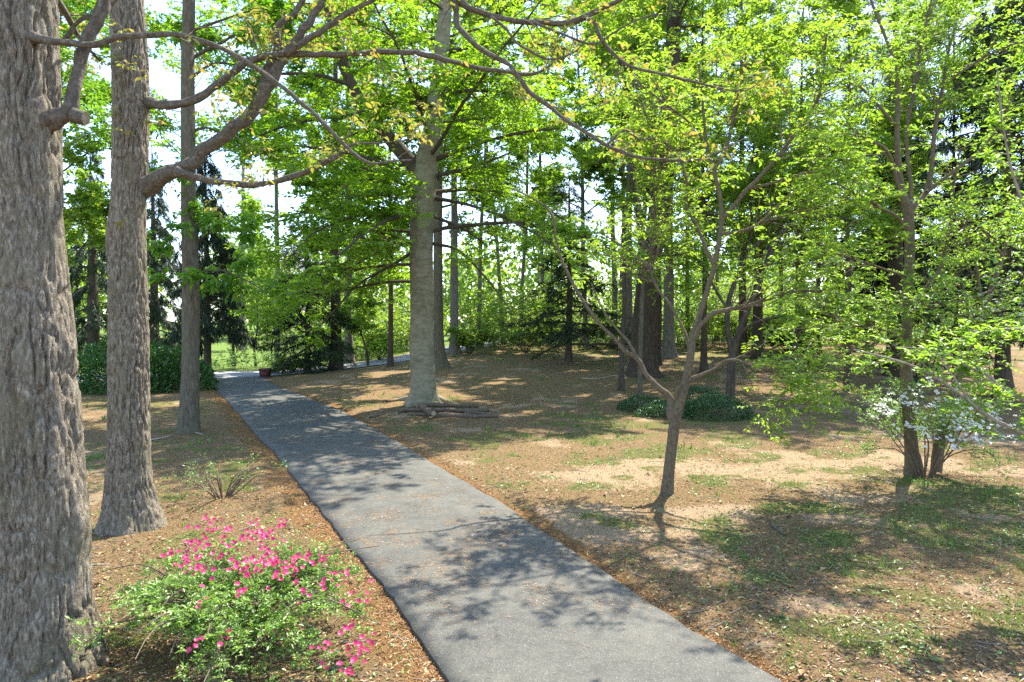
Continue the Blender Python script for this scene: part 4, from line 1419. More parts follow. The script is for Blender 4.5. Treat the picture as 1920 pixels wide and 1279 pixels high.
# --- the dogwood whose trunk stands just outside the frame; its boughs hang into the corner
g = np.array([6.75, 8.0, float(ground_h(6.75, 8.0))])
tr = np.array([(6.75, 8.0, -0.15, 0.11), (6.7, 8.0, 0.8, 0.10), (6.62, 7.98, 1.6, 0.09), (6.6, 8.0, 2.4, 0.08), (6.7, 8.1, 3.4, 0.065), (6.6, 8.2, 4.6, 0.045), (6.5, 8.3, 6.0, 0.02)])
nl_ = []
for rows in ([(6.62, 7.98, 1.2, 0.04)] + [tuple(q) for q in pxrows([(1975, 842, 15, 7.9), (1920, 814, 10), (1860, 785, 9), (1820, 756, 8), (1790, 732, 7), (1745, 702, 6), (1700, 682, 5), (1650, 668, 4), (1600, 655, 2)], 7.8)],
             [(6.62, 7.98, 1.5, 0.035)] + [tuple(q) for q in pxrows([(1980, 790, 12), (1920, 752, 7), (1880, 728, 6), (1850, 702, 6), (1820, 690, 5), (1780, 672, 4), (1730, 655, 3), (1680, 650, 2)], 8.1)],
             [tuple(q) for q in pxrows([(1905, 742, 5), (1850, 705, 4), (1820, 680, 3), (1800, 668, 2)], 8.1)],
             [tuple(q) for q in pxrows([(1820, 756, 5), (1790, 710, 4), (1775, 690, 3), (1760, 665, 2)], 7.7)],
             [(6.6, 8.0, 2.4, 0.035)] + [tuple(q) for q in pxrows([(1990, 640, 12), (1930, 620, 8), (1880, 618, 6), (1830, 625, 4), (1790, 640, 2)], 8.3)],
             [(6.7, 8.1, 3.3, 0.03)] + [tuple(q) for q in pxrows([(2000, 480, 10), (1940, 420, 8), (1900, 330, 6), (1880, 230, 4), (1870, 130, 3)], 8.4)]):
    nl_.append(np.array(rows))


def near_extra(root, org, rng, P1, P2, P3):
    pass


tree('dogwood_tree', 'dogwood boughs with flat leaf layers reaching in from the edge over the white azalea', 'tree', g, tr, nl_, 22, 'dogwood_bark', 'pale_bark', 'dogwood_leaf',
     l2=dict(count=80, length=0.5, N=6, trange=(0.3, 1), ang=(30, 65), flat=0.3, up=0.05, curl=0.2, rmax=0.006),
     l3=dict(count=430, length=0.22, N=5, trange=(0.25, 1), flat=0.25, up=0.15, rmax=0.0025),
     leaves=dict(nl=6, size=0.07, tmin=0.4, lift=0.15, tilt=0.3), wid=0.45, singles=300, fine=True)


# ------------------------------------------------------------------ conifers
def conifer(label, base, H, R, seed, bark='dark_bark', leaf='spruce_needle', t0=0.04, nlimb=70, elev=(-20, 6), droop=0.35, n2=600, n3=3600, nl=11, size=0.24, wid=0.12, hang=0.3, wpx=None, name='spruce_tree', d=None, len2=1.2, len3=0.5, lift=-0.2, tilt=0.8):
    g = G(*base)
    if d is not None:
        q = P(base[0], 605, d)
        g = q
    g = np.array([g[0], g[1], float(ground_h(g[0], g[1]))])
    r = (wpx or 14) * depth(g) / F / 2
    rows = np.array([(g[0], g[1], g[2] - 0.15, r * 1.1), (g[0], g[1], g[2] + 0.5, r), (g[0] + 0.05, g[1], g[2] + H * 0.4, r * 0.7), (g[0], g[1], g[2] + H, 0.02)])
    return tree(name, label, 'tree', g, rows, [], seed, bark, 'dark_bark', leaf,
                auto=dict(n=nlimb, t0=t0, t1=0.99, length=R, elev=elev, droop=droop, prof=lambda t: 1.05 - 0.95 * t, tip=0.25),
                l2=dict(count=n2, length=len2, N=5, trange=(0.15, 1), ang=(30, 60), flat=0.25, up=-0.05, droop=hang, rmax=0.012),
                l3=dict(count=n3, length=len3, N=4, trange=(0.1, 1), flat=0.3, up=-0.1, droop=hang, rmax=0.005),
                leaves=dict(nl=nl, size=size, tmin=0.05, fwd=0.85, side=0.6, lift=lift, tilt=tilt), wid=wid, N_limb=8)


conifer('tall dark spruce with drooping branches, seen between the two oak trunks', (175, 668), 20, 5.4, 31, wpx=22, n2=1000, n3=6200, hang=1.0, size=0.30, t0=0.03, lift=-0.6)
conifer('dark drooping spruce behind the slim grey trunk, above the rhododendron', (290, 672), 19, 5.2, 32, wpx=18, n2=1000, n3=6200, hang=1.0, size=0.30, t0=0.03, lift=-0.6)
conifer('dark spruce with a ragged skirt of branches by the road, farthest along the dark row', (388, 676), 14, 3.0, 33, wpx=14, n2=600, n3=4200, hang=1.0, size=0.3, t0=0.2, lift=-0.6, d=41)
conifer('small shaded hemlock near the end of the driveway beside the red box', (576, 698), 9.5, 3.4, 34, leaf='hemlock_needle', name='hemlock_tree', wpx=12, n2=700, n3=5200, elev=(-12, 10), droop=0.25, hang=0.25, t0=0.08, nl=10, size=0.22, wid=0.14)
conifer('hemlock with open dark sprays and a straight thin trunk in the middle of the clearing', (1066, 680), 11.5, 4.0, 35, leaf='hemlock_needle', name='hemlock_tree', wpx=13, n2=560, n3=3600, elev=(-15, 12), droop=0.25, hang=0.25, t0=0.1, size=0.22, wid=0.12)
conifer('dark spruce behind the tall two-stemmed dogwood', (1880, 655), 17, 5.0, 36, wpx=24, n2=900, n3=5200, hang=0.7, size=0.3, t0=0.18, lift=-0.4, d=27)
conifer('broad dark spruce at the back of the clearing behind the arching limb', (1690, 650), 18, 4.5, 37, wpx=24, n2=800, n3=5000, hang=0.6, size=0.32, t0=0.22, d=37)
PINE = dict(leaf='pine_needle', bark='pine_bark', name='white_pine', elev=(-5, 20), droop=0.05, hang=-0.2, nl=14, size=0.32, wid=0.07, lift=0.25, tilt=1.0, t0=0.3, nlimb=44, n2=420, n3=2600, len2=1.8, len3=0.6)
conifer('white pine with soft bluish needle tufts high above the crooked dogwood', (1420, 650), 22, 5.5, 38, wpx=20, d=42, **PINE)
conifer('white pine with bluish level sprays, behind the low forking tree', (1500, 648), 18, 5.0, 39, wpx=18, d=46, **PINE)
conifer('white pine with pale blue-green sprays, half hidden behind the two-stemmed dogwood', (1630, 648), 20, 5.0, 40, wpx=18, d=44, **PINE)


# ------------------------------------------------------------------ woodland trees behind
def wood_tree(label, trace, seed, bark='gray_bark', leaf='wood_leaf', d=None, crown=0.22, n=18, length=3.4, n2=190, n3=1500, nl=8, size=0.27, elev=(15, 55), name='woodland_tree', flat=0.5, wid=0.5, twk=3):
    g, d, tr = base_rows(trace, d)
    return tree(name, label, 'tree', g, tr, [], seed, bark, 'dark_bark', leaf,
                auto=dict(n=n, t0=crown, t1=1.0, length=length, elev=elev, prof=lambda t: 1.1 - 0.6 * t),
                l2=dict(count=n2, length=length * 0.5, N=5, flat=flat, up=0.08, rmax=0.015), l3=dict(count=n3, length=0.8, N=4, flat=flat, rmax=0.006),
                leaves=dict(nl=nl, size=size, tilt=0.6), wid=wid, trunk_kw=dict(k=12, spacing=0.4, flare=0.35, flare_h=0.4), N_limb=8, twig_k=twk)


def up(px, py, w, dx=0, lean=0, top=-120, tw=0.18):
    """a nearly straight trunk trace from its foot upward"""
    rr = random.Random(px)
    ys = [py, py - 25, py - 120, py - 240, py - 380, top]
    f = [1.35, 1.0, 0.88, 0.74, 0.58, tw]
    return [(px + lean * (py - y) + rr.uniform(-3, 3) * (i > 1), y, w * k) for i, (y, k) in enumerate(zip(ys, f))]


WT = [
    ('dark trunk beside the small hemlock, nearest the driveway end', up(630, 692, 22), dict(bark='dark_bark', leaf='beech_leaf', crown=0.22, n=16, length=4.5, n2=240, n3=2200, flat=0.3)),
    ('greyish trunk half lost in leaves beside the trunk by the hemlock', up(655, 682, 17), dict(bark='gray_bark', leaf='beech_leaf', crown=0.3)),
    ('straight dark brown trunk seen between the driveway and the big beech', up(732, 688, 10), dict(bark='pine_bark', leaf='lime_leaf', crown=0.3, length=3.2)),
    ('thin bent sapling stem in front of the bright road edge', [(690, 686, 5), (689, 665, 4.5), (682, 640, 4), (674, 615, 3), (668, 560, 2)], dict(bark='dark_bark', leaf='lime_leaf', crown=0.3, n=8, length=1.6, n2=40, n3=220, name='sapling')),
    ('straight grey trunk in the wood just right of the big beech', up(852, 655, 17), dict(d=47, crown=0.4)),
    ('thin trunk in the bright undergrowth behind the beech, leaning slightly', up(897, 655, 9, lean=0.03), dict(d=52)),
    ('thin leaning trunk in the wood between the beech and the hemlock', up(945, 655, 8, lean=-0.08), dict(d=56, n=8)),
    ('slim straight trunk just short of the hemlock in the middle of the clearing', up(978, 655, 8, lean=0.03), dict(d=55)),
    ('pale thin trunk behind the sprays of the middle hemlock', up(1018, 654, 9, lean=-0.02), dict(d=60)),
    ('tall bare pale trunk standing against the sky, farther from the leaning pine', up(1152, 655, 12, lean=-0.015), dict(d=52, bark='gray_bark', crown=0.38)),
    ('tall bare pale trunk against the sky, close to the leaning pine', up(1168, 655, 10, lean=0.0), dict(d=55, bark='gray_bark', crown=0.38)),
    ('grey-brown straight trunk just left of the forked slender pine', up(1180, 662, 17, lean=-0.005), dict(d=45, bark='gray_bark', crown=0.35)),
    ('grey trunk seen just past the leaning pine, deeper in the wood', up(1254, 652, 22), dict(d=44, bark='gray_bark', crown=0.35)),
    ('shaded trunk between the leaning pine and the crooked dogwood', up(1232, 690, 15), dict(d=40, bark='pine_bark', crown=0.35)),
    ('thin dark trunk behind the crooked dogwood stem', up(1290, 652, 9), dict(d=54, bark='dark_bark')),
    ('thin grey trunk behind the low forking tree', up(1345, 650, 8), dict(d=58)),
    ('dark upright trunk behind the low forking tree, in front of the white pines', up(1393, 650, 16), dict(d=46, bark='dark_bark', leaf='pine_needle', wid=0.15)),
    ('thin dark trunk at the back between the white pines', up(1462, 648, 9), dict(d=50, bark='dark_bark')),
    ('young straight tree with thin trunk standing alone in the grass before the spruces', up(1537, 692, 9, top=250), dict(bark='dark_bark', leaf='lime_leaf', crown=0.3, length=2.2, n=12, n3=500, size=0.14, name='young_tree')),
    ('stout brown trunk at the back behind the two-stemmed dogwood stem', up(1680, 648, 34), dict(d=34, bark='pine_bark', leaf='pine_needle', wid=0.15, crown=0.35)),
    ('dark trunk in the shade at the right edge of the clearing', up(1885, 700, 22), dict(d=30, bark='dark_bark', leaf='beech_leaf', crown=0.4)),
    ('leafy tree close behind the dark spruces on the far left', up(100, 680, 20), dict(d=36, bark='dark_bark', leaf='lime_leaf', crown=0.2, n=16, length=4, n2=220, n3=2200)),
    ('leafy tree whose pale crown shows above the hemlock by the driveway end', up(520, 690, 12), dict(d=50, leaf='lime_leaf', crown=0.3, length=4, n2=220, n3=2200)),
    ('bushy pale tree across the road from the driveway end', up(455, 660, 10, top=330), dict(d=75, leaf='wood_leaf', crown=0.2, length=3, n3=600, size=0.25)),
    ('leafy tree growing among the dark spruces behind the slim grey trunk', up(356, 700, 10), dict(d=38, bark='dark_bark', leaf='beech_leaf', crown=0.45, n=16, length=4, n2=200, n3=1500, size=0.2)),
    ('leafy tree showing between the huge oak and the second oak, high over the rhododendron', up(112, 700, 10), dict(d=24, bark='dark_bark', leaf='hickory_leaf', crown=0.55, n=18, length=3.0, n2=200, n3=1300, size=0.16)),
    ('leafy tree filling the gap above the middle hemlock', up(1100, 655, 10, lean=-0.03), dict(d=50, bark='gray_bark', leaf='beech_leaf', crown=0.3, n=20, length=5, n2=260, n3=2200)),
    ('bright leafy tree in the gap between the low forking tree and the two-stemmed dogwood', up(1490, 720, 9, lean=0.02), dict(d=32, bark='dark_bark', leaf='lime_leaf', crown=0.35, n=20, length=4.6, n2=240, n3=1900, size=0.19)),
    ('bright leafy tree close behind the two-stemmed dogwood, filling the space beside its crown', up(1790, 720, 10), dict(d=29, bark='dark_bark', leaf='dogwood_leaf', crown=0.3, n=20, length=4.6, n2=260, n3=2400, size=0.17)),
    ('leafy tree behind the forked slender pine, its bright crown over the clearing', up(1165, 690, 9, lean=0.03), dict(d=30, bark='dark_bark', leaf='lime_leaf', crown=0.45, n=18, length=3.8, n2=240, n3=1900, size=0.17)),
    ('bright leafy tree behind the crown of the crooked dogwood', up(1320, 650, 11), dict(d=36, bark='dark_bark', leaf='lime_leaf', crown=0.35, n=20, length=4.5, n2=260, n3=2000, size=0.2)),
    ('bright leafy tree behind the gap between the two flowering dogwoods', up(1590, 650, 11), dict(d=30, bark='dark_bark', leaf='lime_leaf', crown=0.3, n=20, length=4.2, n2=260, n3=2000, size=0.18)),
]
for i, (lab, trc, kw) in enumerate(WT):
    wood_tree(lab, trc, 60 + i, **kw)


# ------------------------------------------------------------------ shrubs
def shrub(name, label, g, stems, spread, h, seed, bark, leaf, n2, n3, nl, size, wid=0.5, cat='shrub', singles=0, el=(25, 75), lift=0.1, tilt=0.5, len2=0.5, len3=0.2, extra=None, rs=0.012, fine=False, group=None, squash=1.0, frac=1.0, flat=0.5, t2=(0.3, 1.0), dome=None):
    rng = np.random.default_rng(seed)
    g = np.array([g[0], g[1], float(ground_h(g[0], g[1]))])
    limbs = []
    for i in range(stems):
        az = i * 2.39996 + rng.uniform(-0.4, 0.4)
        e = math.radians(rng.uniform(*el))
        ln = 1.0 / max(math.cos(e) / spread, math.sin(e) / h) * (rng.uniform(0.7, 1.05) if dome is None else rng.uniform(0.55, 0.82))
        dv = np.array([math.cos(az) * math.cos(e), math.sin(az) * math.cos(e) * squash, math.sin(e)])
        st = g + np.array([math.cos(az), math.sin(az), 0]) * rng.uniform(0.02, 0.12)
        rows = []
        for k, t in enumerate(np.linspace(0, 1, 5)):
            bow = np.array([0, 0, 0.22 * ln * math.sin(math.pi * t) * (1 if e < 0.9 else 0.3)])
            q = st + dv * ln * t + bow + rng.normal(size=3) * 0.03 * ln * (t > 0) + np.array([0, 0, -0.04 if k == 0 else 0])
            rows.append((q[0], q[1], max(q[2], g[2] - 0.04 if k == 0 else g[2] + 0.03), rs * (1.1 - 0.75 * t)))
        limbs.append(np.array(rows))
    return tree(name, label, cat, g, None, limbs, seed, bark, bark, leaf,
                l2=dict(count=n2, length=len2, N=5, trange=t2, ang=(25, 60), flat=flat, up=0.15, rmax=rs * 0.4),
                l3=dict(count=n3, length=len3, N=4, trange=(0.3, 1), flat=0.7, up=0.2, rmax=rs * 0.2),
                leaves=dict(nl=nl, size=size, tmin=0.3, lift=lift, tilt=tilt, frac=frac), wid=wid, singles=singles, limb_part='stem', N_limb=8, extra=extra, group=group, fine=fine, dome=dome)


def blossom(root, org, pts, rng, key, matname, size, petals=5, n_lo=1, n_hi=3, jit=0.04, up_bias=1.0):
    me = flower_mesh(key, matname, petals, 0.78, 0.42)
    for q in pts:
        for k in range(rng.integers(n_lo, n_hi + 1)):
            o = bpy.data.objects.new('flower', me)
            COL.objects.link(o)
            o.parent = root
            o.location = Vector(q - org + rng.normal(size=3) * jit * np.array([1, 1, 0.5]))
            s = size * rng.uniform(0.85, 1.2)
            o.scale = (s, s, s)
            dn = nrm(np.array([rng.normal() * 0.5, -0.55 + rng.normal() * 0.4, up_bias]))
            o.rotation_euler = Vector(dn).to_track_quat('Z', 'Y').to_euler()


def dome_hit(px, py, c, r):
    """where the sight line through a photo pixel meets a shrub's dome"""
    o = (np.array([0, 0, CAMH]) - c) / r
    dr = ray(px, py) / r
    a, b, cc = (dr * dr).sum(), 2 * (o * dr).sum(), (o * o).sum() - 1
    disc = b * b - 4 * a * cc
    if disc < 0:
        t = -b / (2 * a)
    else:
        t = (-b - math.sqrt(disc)) / (2 * a)
    return np.array([0, 0, CAMH]) + ray(px, py) * t


FL = [(988, 330), (930, 362), (1060, 340), (1237, 335), (1353, 345), (1373, 362), (1015, 385), (1085, 395), (1125, 380), (1310, 378), (1345, 403), (1315, 420), (1395, 437), (990, 415), (885, 435), (935, 440), (935, 465), (975, 465), (1090, 455), (1175, 405),
      (1155, 425), (1190, 430), (1240, 387), (1287, 468), (1330, 492), (1135, 480), (1047, 500), (1120, 510), (815, 497), (885, 530), (925, 520), (965, 520), (945, 550), (960, 568), (1100, 568), (1150, 545), (1190, 530), (1225, 520), (1215, 550), (1250, 555),
      (1205, 575), (1190, 597), (1285, 540), (1310, 545), (1345, 530), (1430, 500), (1460, 510), (1500, 515), (1525, 530), (1555, 525), (1580, 520), (1430, 550), (1455, 548), (1410, 565), (1370, 550), (1000, 597), (1055, 595), (1145, 610), (1325, 615), (1430, 625),
      (1460, 678), (1505, 672), (1570, 638), (1625, 605), (1655, 600), (1675, 590), (1655, 635), (1180, 665), (950, 725), (1115, 877), (1078, 905), (978, 915), (1570, 935), (1752, 842), (1765, 897), (1745, 928), (1775, 940), (1680, 868), (1665, 985), (1690, 1010), (1730, 1000), (1555, 1050), (1693, 1063), (1780, 670), (1725, 690), (1665, 728)]
AZ = np.array([-2.68, 6.6, 0.0])
AZR = np.array([1.60, 1.40, 1.0])


def azalea_extra(root, org, rng, P1, P2, P3):
    pts = [dome_hit(x / 2.595, 849 + y / 2.595, AZ, AZR) for x, y in FL]
    blossom(root, org, pts, rng, 'pink', 'pink_petal', 0.043, 5, 2, 6, 0.05)


shrub('azalea_shrub', 'low spreading azalea with bright pink blossoms, between the huge oak and the driveway', AZ, 60, 1.8, 0.92, 41, 'azalea_bark', 'azalea_leaf', 760, 4000, 6, 0.037, 0.45, dome=np.array([1.65, 1.4, 0.98]), el=(4, 70), len2=0.42, len3=0.14, extra=azalea_extra, rs=0.013, squash=0.9, lift=0.25)

WB = G(1745, 905) + np.array([0.1, 0.35, 0])


def white_extra(root, org, rng, P1, P2, P3):
    c = org.copy()
    r = np.array([1.75, 1.3, 1.85])
    pts = []
    for px, py, sx, sy, m in ((1745, 725, 14, 12, 9), (1700, 735, 14, 8, 7), (1712, 762, 18, 14, 14), (1790, 755, 26, 14, 24), (1830, 785, 30, 14, 30), (1790, 785, 22, 12, 16), (1870, 800, 26, 12, 18), (1650, 755, 14, 6, 10), (1655, 778, 12, 8, 12), (1715, 800, 16, 8, 10), (1740, 808, 14, 8, 8), (1795, 808, 16, 10, 12), (1825, 825, 18, 10, 10), (1890, 822, 10, 6, 6), (1780, 838, 16, 6, 5), (1635, 762, 8, 8, 5)):
        for k in range(m):
            q = dome_hit(px + rng.normal() * sx, py + rng.normal() * sy, c, r)
            pts.append(q)
    blossom(root, org, np.array(pts), rng, 'white', 'white_petal', 0.07, 5, 1, 2, 0.06)


shrub('azalea_shrub', 'azalea with white blossoms around the foot of the two-stemmed dogwood', WB, 20, 1.75, 1.9, 42, 'azalea_bark', 'azalea_leaf', 260, 1500, 7, 0.045, 0.45, el=(12, 75), len2=0.7, len3=0.25, extra=white_extra, rs=0.014, t2=(0.45, 1.0))

# dense low evergreen mound
def mound_shrub(name, label, parts, seed, leaf, n, size, wid=0.4, cat='shrub'):
    rng = np.random.default_rng(seed)
    c0 = parts[0][0]
    g = np.array([c0[0], c0[1], float(ground_h(c0[0], c0[1]))])
    root = thing(name, label, cat, tuple(g))
    P_, D_, N_, S_ = [], [], [], []
    tot = sum(r[0] * r[1] for c, r in parts)
    for c, r in parts:
        m = int(n * r[0] * r[1] / tot)  # share by footprint
        v = nrm(rng.normal(size=(m, 3)) * np.array([1, 1, 1]))
        v[:, 2] = np.abs(v[:, 2])
        rad = rng.uniform(0.72, 1.0, m) ** 0.6 * (1 + 0.16 * vnoise(v[:, 0] * 3.5 + seed, v[:, 1] * 3.5, v[:, 2] * 3.5, seed))
        z0 = float(ground_h(c[0], c[1]))
        p = np.array([c[0], c[1], z0 - 0.02]) + v * np.asarray(r) * rad[:, None]
        d = nrm(v + rng.normal(size=v.shape) * 0.7)
        nn = nrm(v * 0.6 + np.array([0, 0, 0.7]) + rng.normal(size=v.shape) * 0.5)
        nn = nrm(nn - (nn * d).sum(1, keepdims=True) * d)
        P_.append(p); D_.append(d); N_.append(nn); S_.append(size * rng.uniform(0.7, 1.3, m))
    L = (np.concatenate(P_), np.concatenate(D_), np.concatenate(N_), np.concatenate(S_))
    put_leaves(root, L, leaf, wid)
    mb = MB()
    k = 60
    for c, r in parts:
        z0 = float(ground_h(c[0], c[1]))
        v = nrm(rng.normal(size=(k, 3)))
        v[:, 2] = np.abs(v[:, 2])
        st = np.array([c[0], c[1], z0 - 0.03]) + rng.uniform(-0.35, 0.35, (k, 3)) * np.array([r[0], r[1], 0])
        en = np.array([c[0], c[1], z0]) + v * np.asarray(r) * 0.85
        Q = st[:, None] * (1 - np.linspace(0, 1, 4)[None, :, None]) + en[:, None] * np.linspace(0, 1, 4)[None, :, None]
        tubes(mb, Q, np.full((k, 4), 0.008) * np.linspace(1, 0.4, 4), 3)
    o = link('stems', mb.mesh('stems', [M['azalea_bark']], g), root)
    o['kind'] = 'stuff'
    return root


e1, e2, e3, e4 = G(1340, 785), G(1250, 783), G(1203, 770), G(1310, 765)
mound_shrub('evergreen_shrub', 'dense dark green evergreen mound spreading low around the thin trunks', [(e1, (1.25, 0.9, 0.72)), (e2, (1.0, 0.7, 0.55)), (e3, (0.85, 0.7, 0.5)), (e4, (1.1, 0.9, 0.75))], 43, 'shrub_leaf', 15000, 0.075)

rh = []
for px, py, rx, ry, rz in ((210, 742, 2.0, 1.5, 2.7), (165, 738, 2.0, 1.5, 2.1), (300, 738, 1.9, 1.4, 2.0), (255, 733, 1.8, 1.4, 2.2), (335, 725, 1.2, 1.2, 1.4)):
    rh.append((G(px, py) + np.array([0, 1.2, 0]), (rx, ry, rz)))
mound_shrub('rhododendron_shrub', 'broad mid green rhododendron under the dark spruces, seen between the oak trunks', rh, 44, 'rhodo_leaf', 17000, 0.17)

SH = [
    ('sparse_shrub', 'sparse twiggy shrub with small green leaves behind the pink azalea', G(418, 935), 18, 1.1, 0.55, 'azalea_bark', 'weed_leaf', 60, 240, 4, 0.035, (10, 45)),
    ('bush', 'airy bush with thin dark stems at the foot of the young straight tree', G(1512, 690), 14, 1.5, 2.3, 'dark_bark', 'lime_leaf', 90, 420, 6, 0.10, (45, 80)),
    ('bush', 'bright yellow-green bush in the sun behind the big beech', G(880, 664), 14, 1.8, 1.6, 'dark_bark', 'wood_leaf', 120, 700, 7, 0.15, (20, 75)),
    ('bush', 'bright bush at the wood edge right beside the middle hemlock', G(985, 662), 14, 2.2, 1.7, 'dark_bark', 'wood_leaf', 120, 700, 7, 0.15, (20, 75)),
    ('bush', 'round light green bush behind the low forking tree', G(1420, 655), 16, 3.0, 2.2, 'dark_bark', 'wood_leaf', 160, 900, 7, 0.17, (20, 75)),
    ('bush', 'dark round bush at the lawn edge behind the airy bush', G(1478, 662), 16, 1.6, 1.3, 'dark_bark', 'rhodo_leaf', 130, 700, 7, 0.13, (20, 75)),
    ('bush', 'light green bush on the verge beside the red box', G(545, 700), 12, 1.2, 0.8, 'dark_bark', 'lime_leaf', 80, 400, 6, 0.10, (15, 70)),
    ('bush', 'leafy bush between the driveway end and the big beech', G(712, 676), 12, 1.6, 1.5, 'dark_bark', 'lime_leaf', 90, 500, 7, 0.13, (20, 75)),
    ('bush', 'low green bush close behind the rhododendron, by the driveway mouth', G(335, 722), 12, 0.8, 0.7, 'dark_bark', 'rhodo_leaf', 70, 350, 6, 0.09, (15, 70)),
    ('bush', 'leafy bush under the spruces at the back of the lawn', G(1600, 655), 14, 2.4, 1.8, 'dark_bark', 'lime_leaf', 110, 600, 7, 0.15, (20, 75)),
    ('bare_shrub', 'tall tangle of pale bare twigs in front of the dark spruce behind the white blossoms', G(1835, 690), 12, 2.2, 4.2, 'pale_bark', 'lime_leaf', 150, 520, 2, 0.09, (40, 80)),
    ('bush', 'shaded bush beneath the far right spruce, behind the white blossoms', G(1810, 668), 14, 2.2, 2.0, 'dark_bark', 'rhodo_leaf', 110, 600, 7, 0.14, (20, 75)),
]
for i, (nm, lab, g, st, sp, h, bk, lf, n2, n3, nl, sz, el) in enumerate(SH):
    shrub(nm, lab, g, st, sp, h, 100 + i, bk, lf, n2, n3, nl, sz, el=el, len2=sp * 0.45, len3=sp * 0.2, rs=0.012 if sp < 1.3 else 0.02)

# bare crooked brush on the far side of the road
for i, (px, py, lab, w) in enumerate(((440, 690, 'bare crooked sapling with forking twigs across the road, nearest the driveway line', 7), (480, 692, 'bare bushy sapling with thin zigzag twigs across the road, next to the red box', 5), (512, 694, 'thin bare stem with a few fresh leaves beyond the red box', 4))):
    g, d, tr = base_rows([(px, py, w), (px - 3, py - 40, w * 0.8), (px + 4, py - 90, w * 0.6), (px - 2, py - 150, w * 0.35)], 50)
    tree('sapling', lab, 'tree', g, tr, [], 140 + i, 'dark_bark', None, 'lime_leaf', auto=dict(n=10, t0=0.2, t1=1.0, length=2.2, elev=(-5, 50), curl=0.3),
         l2=dict(count=50, length=1.4, N=6, flat=0.8, curl=0.5, rmax=0.03, rfac=0.9), l3=dict(count=60, length=0.8, N=4, flat=0.8, curl=0.4, rmax=0.02, rfac=0.8), leaves=dict(nl=3, size=0.14), trunk_kw=dict(k=8))


# ------------------------------------------------------------------ logs, box, sticks
def log(label, a, b, wpx, seed, lift=0.0, group='logs stacked at the foot of the big beech', name='log'):
    pa, pb = G(*a), G(*b)
    r = 1.35 * wpx * depth((pa + pb) / 2) / F / 2
    rows = []
    rng = np.random.default_rng(seed)
    for t in np.linspace(0, 1, 7):
        q = pa * (1 - t) + pb * t
        z = float(ground_h(q[0], q[1])) + r * 0.85 + lift
        rows.append((q[0] + rng.normal() * r * 0.15, q[1] + rng.normal() * r * 0.15, z + rng.normal() * r * 0.12, r * (1.08 - 0.2 * t)))
    w = np.array(rows)
    org = w[3, :3] * np.array([1, 1, 0]) + np.array([0, 0, float(ground_h(w[3, 0], w[3, 1]))])
    root = thing(name, label, name, tuple(org), group)
    mb = MB()
    rr = spline_tube(mb, w, 10, 0.15, 0.12, seed)
    link('bark', mb.mesh('bark', [M['log_bark']], org, True), root)
    for e, f in ((0, 1), (-1, -2)):
        c = rr[e]
        t = nrm((rr[e, :3] - rr[f, :3])[None])[0]
        mb = MB()
        tubes(mb, np.stack([c[:3] - t * 0.01, c[:3] + t * 0.004])[None], np.array([[c[3] * 0.97, c[3] * 0.9]]), 10, cap=True)
        link('cut_end', mb.mesh('cut_end', [M['log_end']], org), root)
    return root


log('long straight log lying rearmost in the pile against the beech roots', (783, 769), (898, 769), 6, 1, 0.07)
log('short thick log lying across the pile with its cut end towards the driveway', (789, 773), (813, 788), 8, 2, 0.10)
log('longest front log of the pile, reaching farthest from the beech', (813, 784), (935, 785), 6, 3)
log('pale middle log of the pile with a peeling side', (760, 776), (918, 775), 6, 4, 0.02)
log('thin log lying between the front and middle logs of the pile', (765, 781), (880, 781), 5, 5)
log('slanting thin log at the driveway end of the pile', (743, 779), (783, 771), 4, 6, 0.02)
log('short stub of a log behind the tip of the longest front log', (872, 777), (920, 780), 4.5, 7)


def stick(label, pts, wpx, seed, m='stick'):
    rows = []
    for i, (a, b) in enumerate(pts):
        q = G(a, b)
        r = wpx * depth(q) / F / 2 * (1 - 0.5 * i / len(pts))
        rows.append((q[0], q[1], float(ground_h(q[0], q[1])) + r * 0.8, r))
    rows = np.array(rows)
    mb = MB()
    spline_tube(mb, rows, 6, 0.08, 0.15, seed)
    org = rows[0, :3]
    o = link('stick', mb.mesh('stick', [M[m]], org, True), None, tuple(org))
    return tag(o, label, 'stick', 'fallen sticks on the ground')


stick('pale stick lying at the foot of the slim grey trunk', [(337, 811), (350, 813), (366, 814), (380, 816)], 3, 1)
stick('pale stick in the litter between the second oak and the slim grey trunk', [(282, 826), (305, 823), (322, 818)], 3, 2)
stick('dark fallen branch between the driveway and the beech roots', [(694, 786), (708, 783), (722, 779)], 4, 3, 'log_bark')
stick('dark crooked branch lying beside the beech trunk on its driveway side', [(725, 756), (748, 752), (777, 750)], 5, 4, 'log_bark')
stick('long thin branch lying in the litter before the leaning pine', [(1090, 711), (1120, 711), (1150, 707), (1175, 707)], 2.5, 5)
stick('short weathered stick in the sandy patch below the crooked dogwood', [(1444, 986), (1458, 995), (1472, 1004)], 6, 6, 'log_bark')
stick('thin pale branch on the litter behind the huge oak', [(150, 1068), (175, 1062), (205, 1060)], 3, 7)


